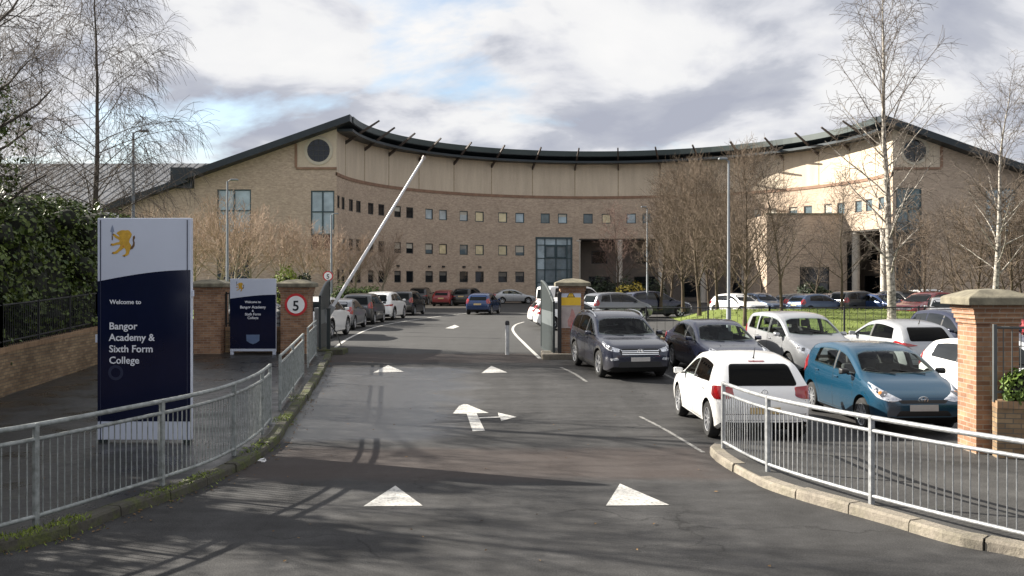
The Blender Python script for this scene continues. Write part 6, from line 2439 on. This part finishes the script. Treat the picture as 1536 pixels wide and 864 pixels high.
rnd = random.Random(9)
bl = []
y = 15.0
while y < 36:
    xw = interp(WL, y) - 1.7
    zc = 2.1 + rnd.uniform(-.2, .2)
    bl.append(((xw + rnd.uniform(-.15, .15), y, h(y) + zc), (1.45, 1.6, zc + rnd.uniform(-.1, .55) + .15 * smooth((24 - y) / 6))))
    if rnd.random() < .8: bl.append(((xw - .3 + rnd.uniform(-.3, .3), y + rnd.uniform(-.4, .6), h(y) + zc * 2 + rnd.uniform(-.3, .25)), (.9, .9, .75)))
    for _ in range(5):
        bl.append(((xw + rnd.uniform(.5, 1.45), y + rnd.uniform(-.8, .8), h(y) + rnd.uniform(1.2, 4.3)), (rnd.uniform(.25, .6), rnd.uniform(.3, .65), rnd.uniform(.25, .55))))
    y += 1.35
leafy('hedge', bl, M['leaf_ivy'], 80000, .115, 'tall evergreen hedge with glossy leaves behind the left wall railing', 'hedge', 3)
for q, (x_, y_, r_, h_) in enumerate(((-13.2, 8.0, 1.7, 7.2), (-13.6, 11.6, 1.9, 8.2), (-13.9, 15.4, 1.8, 7.4), (-14.4, 18.6, 1.6, 8.0))):  # unseen conifers, added to deepen the shade on the left pavement
    leafy('shade_conifer', [((x_, y_, h_ * .32), (r_, r_, h_ * .32)), ((x_, y_, h_ * .62), (r_ * .75, r_ * .75, h_ * .26)), ((x_ + .1, y_, h_ * .85), (r_ * .4, r_ * .4, h_ * .15))], M['leaf_dark'], 3000, .24,
          'tall dark conifer added unseen left of the frame to shade the pavement', 'tree', 30 + q, group='conifers added left of the frame for shade')
bl = []
y = 5.0
while y < 15:
    bl.append(((interp(WL, y) - 1.9, y, 2.2), (1.4, 1.7, 2.6))); y += 1.7
leafy('hedge', bl, M['leaf_ivy'], 7000, .22, 'near end of the evergreen hedge, left of the frame', 'hedge', 4)
leafy('ivy_clump', [((-13.3, 24.4, 6.2), (.9, .9, 1.5)), ((-13.0, 24.6, 7.2), (.4, .45, .7)), ((-14.2, 24.8, 5.4), (1.2, 1.1, 1.2))], M['leaf_ivy'], 2300, .10,
      'dark ivy clump on the leaning tree at the left edge', 'ivy', 5, core=False)
X = lambda px, y: (px - PX) * y / F
leafy('conifer', [((X(456, 55), 55, h(55) + .9), (.62, .62, 1.1)), ((X(456, 55), 55, h(55) + 2.0), (.5, .5, .7))], M['leaf_dark'], 3500, .12, 'dark clipped conifer behind the speed limit pillar', 'bush', 6)
leafy('bush', [((X(430, 58), 58, h(58) + 1.5), (1.0, .9, 1.7)), ((X(445, 59), 59.5, h(58) + 1.6), (.8, .8, .9))], M['leaf_lime'], 3500, .13, 'bright yellow-green bush left of the dark conifer', 'bush', 7)
leafy('box_hedge', [((X(p, 66), 66, h(66) + .8), (1.0, .8, 1.2 - .1 * (q % 2))) for q, p in enumerate((512, 528, 545, 560))], M['leaf_green'], 6000, .12, 'low green hedge behind the left row of parked cars', 'hedge', 8)
for q, (p, zz_) in enumerate(((868, 1.5), (888, 1.2), (905, 1.9), (922, 1.5), (945, 1.9), (962, 1.3), (982, 1.6))):
    leafy('shrub', [((X(p, 92), 92 + q % 3, h(92) + .8), (1.3, 1.0, zz_))], M['leaf_dark'], 1000, .2, 'dark evergreen shrub in the row under the entrance columns', 'bush', 90 + q, group='evergreen shrubs under the entrance columns')
leafy('flowering_shrub', [((X(940, 80), 80, h(80) + 1.0), (1.0, .8, 1.0)), ((X(955, 80), 80.4, h(80) + 1.2), (.8, .7, 1.0))], M['leaf_yellow'], 900, .2, 'yellow and green variegated shrub left of the lamp post by the entrance', 'bush', 10)
leafy('shrub', [((X(1215, 80), 80, h(80) + .9), (1.2, .9, 1.3)), ((X(1235, 81), 81, h(80) + .7), (1.2, .9, 1.0))], M['leaf_dark'], 2600, .18, 'dark round shrub in front of the shaded entrance block opening', 'bush', 12)
leafy('bush', [((7.66, 14.62, 1.16), (.26, .18, .3)), ((8.3, 14.95, 1.0), (.5, .32, .42)), ((8.9, 15.0, 1.1), (.6, .5, .5)), ((8.05, 14.85, .9), (.3, .25, .3)), ((9.9, 15.0, 1.0), (.7, .5, .6))], M['leaf_green'], 9000, .075, 'leafy green bush behind the railing beside the big right brick pillar', 'bush', 13)
und = leafy('undergrowth', [((x_, 33.6 + .3 * (q % 2), h(33) + .2), (1.1, .5, .5)) for q, x_ in enumerate((3.5, 5.2, 7.0, 8.8, 10.6))], M['leaf_dark'], 3000, .1, 'dark low planting behind the wall of the parked cars row', 'bush', 14)

und['kind'] = 'stuff'
# moss, grass tufts and dead leaves along the left kerb
b = MB(); rnd = random.Random(21)
for _ in range(5200):
    t = rnd.random() ** 1.4
    y = 8.5 + t * 14
    x = interp(LKT, y) + rnd.gauss(-.12, .09)
    dens = math.sin(y * 2.1) + math.sin(y * 4.7 + 1) * .6 + (1.2 if y < 11 else 0)
    if dens < rnd.uniform(-.2, 1.6): continue
    z = h(y) + (KH if x < interp(LKT, y) else 0)
    a = rnd.uniform(0, 6.28); w = rnd.uniform(.006, .014); hh = rnd.uniform(.015, .045) * (1.2 if y < 11 else .8)
    b.add([(x - w * math.cos(a), y - w * math.sin(a), z - .005), (x + w * math.cos(a), y + w * math.sin(a), z - .005), (x + rnd.uniform(-.04, .04), y + rnd.uniform(-.04, .04), z + hh)], [(0, 1, 2)])
for _ in range(700):
    y = rnd.uniform(7.5, 9.6); x = interp(RKT, y) + rnd.gauss(.2, .12); z = h(y) + (KH if x > interp(RKT, y) else 0)
    a = rnd.uniform(0, 6.28); w = rnd.uniform(.006, .014)
    b.add([(x - w * math.cos(a), y - w * math.sin(a), z - .005), (x + w * math.cos(a), y + w * math.sin(a), z - .005), (x + rnd.uniform(-.04, .04), y + rnd.uniform(-.04, .04), z + rnd.uniform(.02, .06))], [(0, 1, 2)])
tag(b.build('kerb_grass', M['blade']), 'tufts of grass and moss along the kerbs', None, None, 'stuff')
b = MB()
for _ in range(420):
    y = rnd.uniform(9, 30); x = interp(LKT, y) + abs(rnd.gauss(.04, .16)) if rnd.random() < .75 else rnd.uniform(-5, 3)
    if rnd.random() < .2: x = interp(LKT, y) - rnd.uniform(.1, 3)
    z = h(y) + (KH if x < interp(LKT, y) else 0) + .012
    a = rnd.uniform(0, 6.28); s = rnd.uniform(.015, .035)
    c_, s_ = math.cos(a) * s, math.sin(a) * s
    b.add([(x - c_, y - s_, z), (x + s_ * .5, y - c_ * .5, z + rnd.uniform(0, .015)), (x + c_, y + s_, z + .004), (x - s_ * .5, y + c_ * .5, z + rnd.uniform(0, .015))], [(0, 1, 2, 3)])
tag(b.build('dead_leaves', M['leaf_dead']), 'scattered dead leaves along the left kerb', None, None, 'stuff')
CLX, CLY = -6.1, -4.4
# ============================================================ SKY, SUN, CAMERA
SUN_EL = R(28); AX, AY = -.922, .387                 # towards the sun: left and a little ahead
sun_dir = Vector((AX * math.cos(SUN_EL), AY * math.cos(SUN_EL), math.sin(SUN_EL)))
ld = bpy.data.lights.new('sun', 'SUN'); ld.energy = 5.0; ld.angle = R(.55); ld.color = (1.0, .93, .82)
lo_ = bpy.data.objects.new('sun', ld); COL.objects.link(lo_)
lo_.rotation_euler = sun_dir.to_track_quat('Z', 'Y').to_euler()
lo_.location = (-40, 20, 40)

w = bpy.data.worlds.new('World'); scene.world = w; w.use_nodes = True
nt = w.node_tree
bg = nt.nodes['Background']; bg.inputs['Strength'].default_value = .06
sky = N(nt, 'ShaderNodeTexSky', sky_type='NISHITA')
sky.sun_disc = False; sky.sun_elevation = SUN_EL
sky.sun_rotation = math.atan2(AX, AY)
sky.air_density = 1.0; sky.dust_density = 1.2; sky.ozone_density = 1.2
tc = N(nt, 'ShaderNodeTexCoord').outputs['Generated']
sep = N(nt, 'ShaderNodeSeparateXYZ'); nt.links.new(tc, sep.inputs[0])
# cloud layer: project the view direction on a high flat sheet
zc = math_n(nt, 'ADD', math_n(nt, 'MAXIMUM', sep.outputs['Z'], 0.0), .30)
cx = math_n(nt, 'DIVIDE', sep.outputs['X'], zc); cy = math_n(nt, 'DIVIDE', sep.outputs['Y'], zc)
comb = N(nt, 'ShaderNodeCombineXYZ'); nt.links.new(cx, comb.inputs[0]); nt.links.new(cy, comb.inputs[1])
mp = N(nt, 'ShaderNodeMapping'); nt.links.new(comb.outputs[0], mp.inputs['Vector'])
mp.inputs['Location'].default_value = (CLX, CLY, 0)
cover = noise(nt, 1.5, 9, .56, mp.outputs[0], .25)
mp2 = N(nt, 'ShaderNodeMapping'); nt.links.new(comb.outputs[0], mp2.inputs['Vector'])
mp2.inputs['Location'].default_value = (CLX + 3.1, CLY - 1.7, 2)
shade = noise(nt, 2.6, 9, .52, mp2.outputs[0], .3)
mask = ramp(nt, cover, [(.345, 0), (.445, 1)])
ccol = ramp(nt, shade, [(.35, (2.45, 2.58, 3.05)), (.435, (3.0, 3.12, 3.5)), (.485, (4.2, 4.25, 4.5)), (.54, (5.0, 5.0, 5.05)), (.70, (5.45, 5.4, 5.35))])
# the bellies of the clouds are greyer low down
# clouds opposite the sun (behind the camera) are front-lit and brighter
front = math_n(nt, 'MULTIPLY_ADD', math_n(nt, 'MAXIMUM', math_n(nt, 'MULTIPLY', sep.outputs['Y'], -1.0), 0.0), .25, 1.0)
ccol = mixc(nt, 1.0, ccol, front, 'MULTIPLY')
nt.links.new(mixc(nt, mask, sky.outputs[0], ccol), bg.inputs['Color'])

cam = bpy.data.cameras.new('camera'); co = bpy.data.objects.new('camera', cam); COL.objects.link(co)
co.location = (0, 0, EYE); co.rotation_euler = (R(90), 0, 0)
cam.sensor_width = 36; cam.lens = F / 1536 * 36
cam.shift_y = -(432 - PY) / 1536
cam.clip_start = .1; cam.clip_end = 5000
scene.camera = co
scene.render.resolution_x, scene.render.resolution_y = 1024, 576
vs = scene.view_settings
scene.display_settings.display_device = 'sRGB'
vs.view_transform = 'Standard'; vs.look = 'None'; vs.gamma = 1; vs.exposure = 1.6; vs.use_curve_mapping = False
scene.render.engine = 'CYCLES'
cy_ = scene.cycles
cy_.use_denoising = True
cy_.max_bounces = 6; cy_.diffuse_bounces = 3; cy_.glossy_bounces = 3; cy_.transparent_max_bounces = 10
cy_.use_adaptive_sampling = False
cy_.sample_clamp_indirect = 8
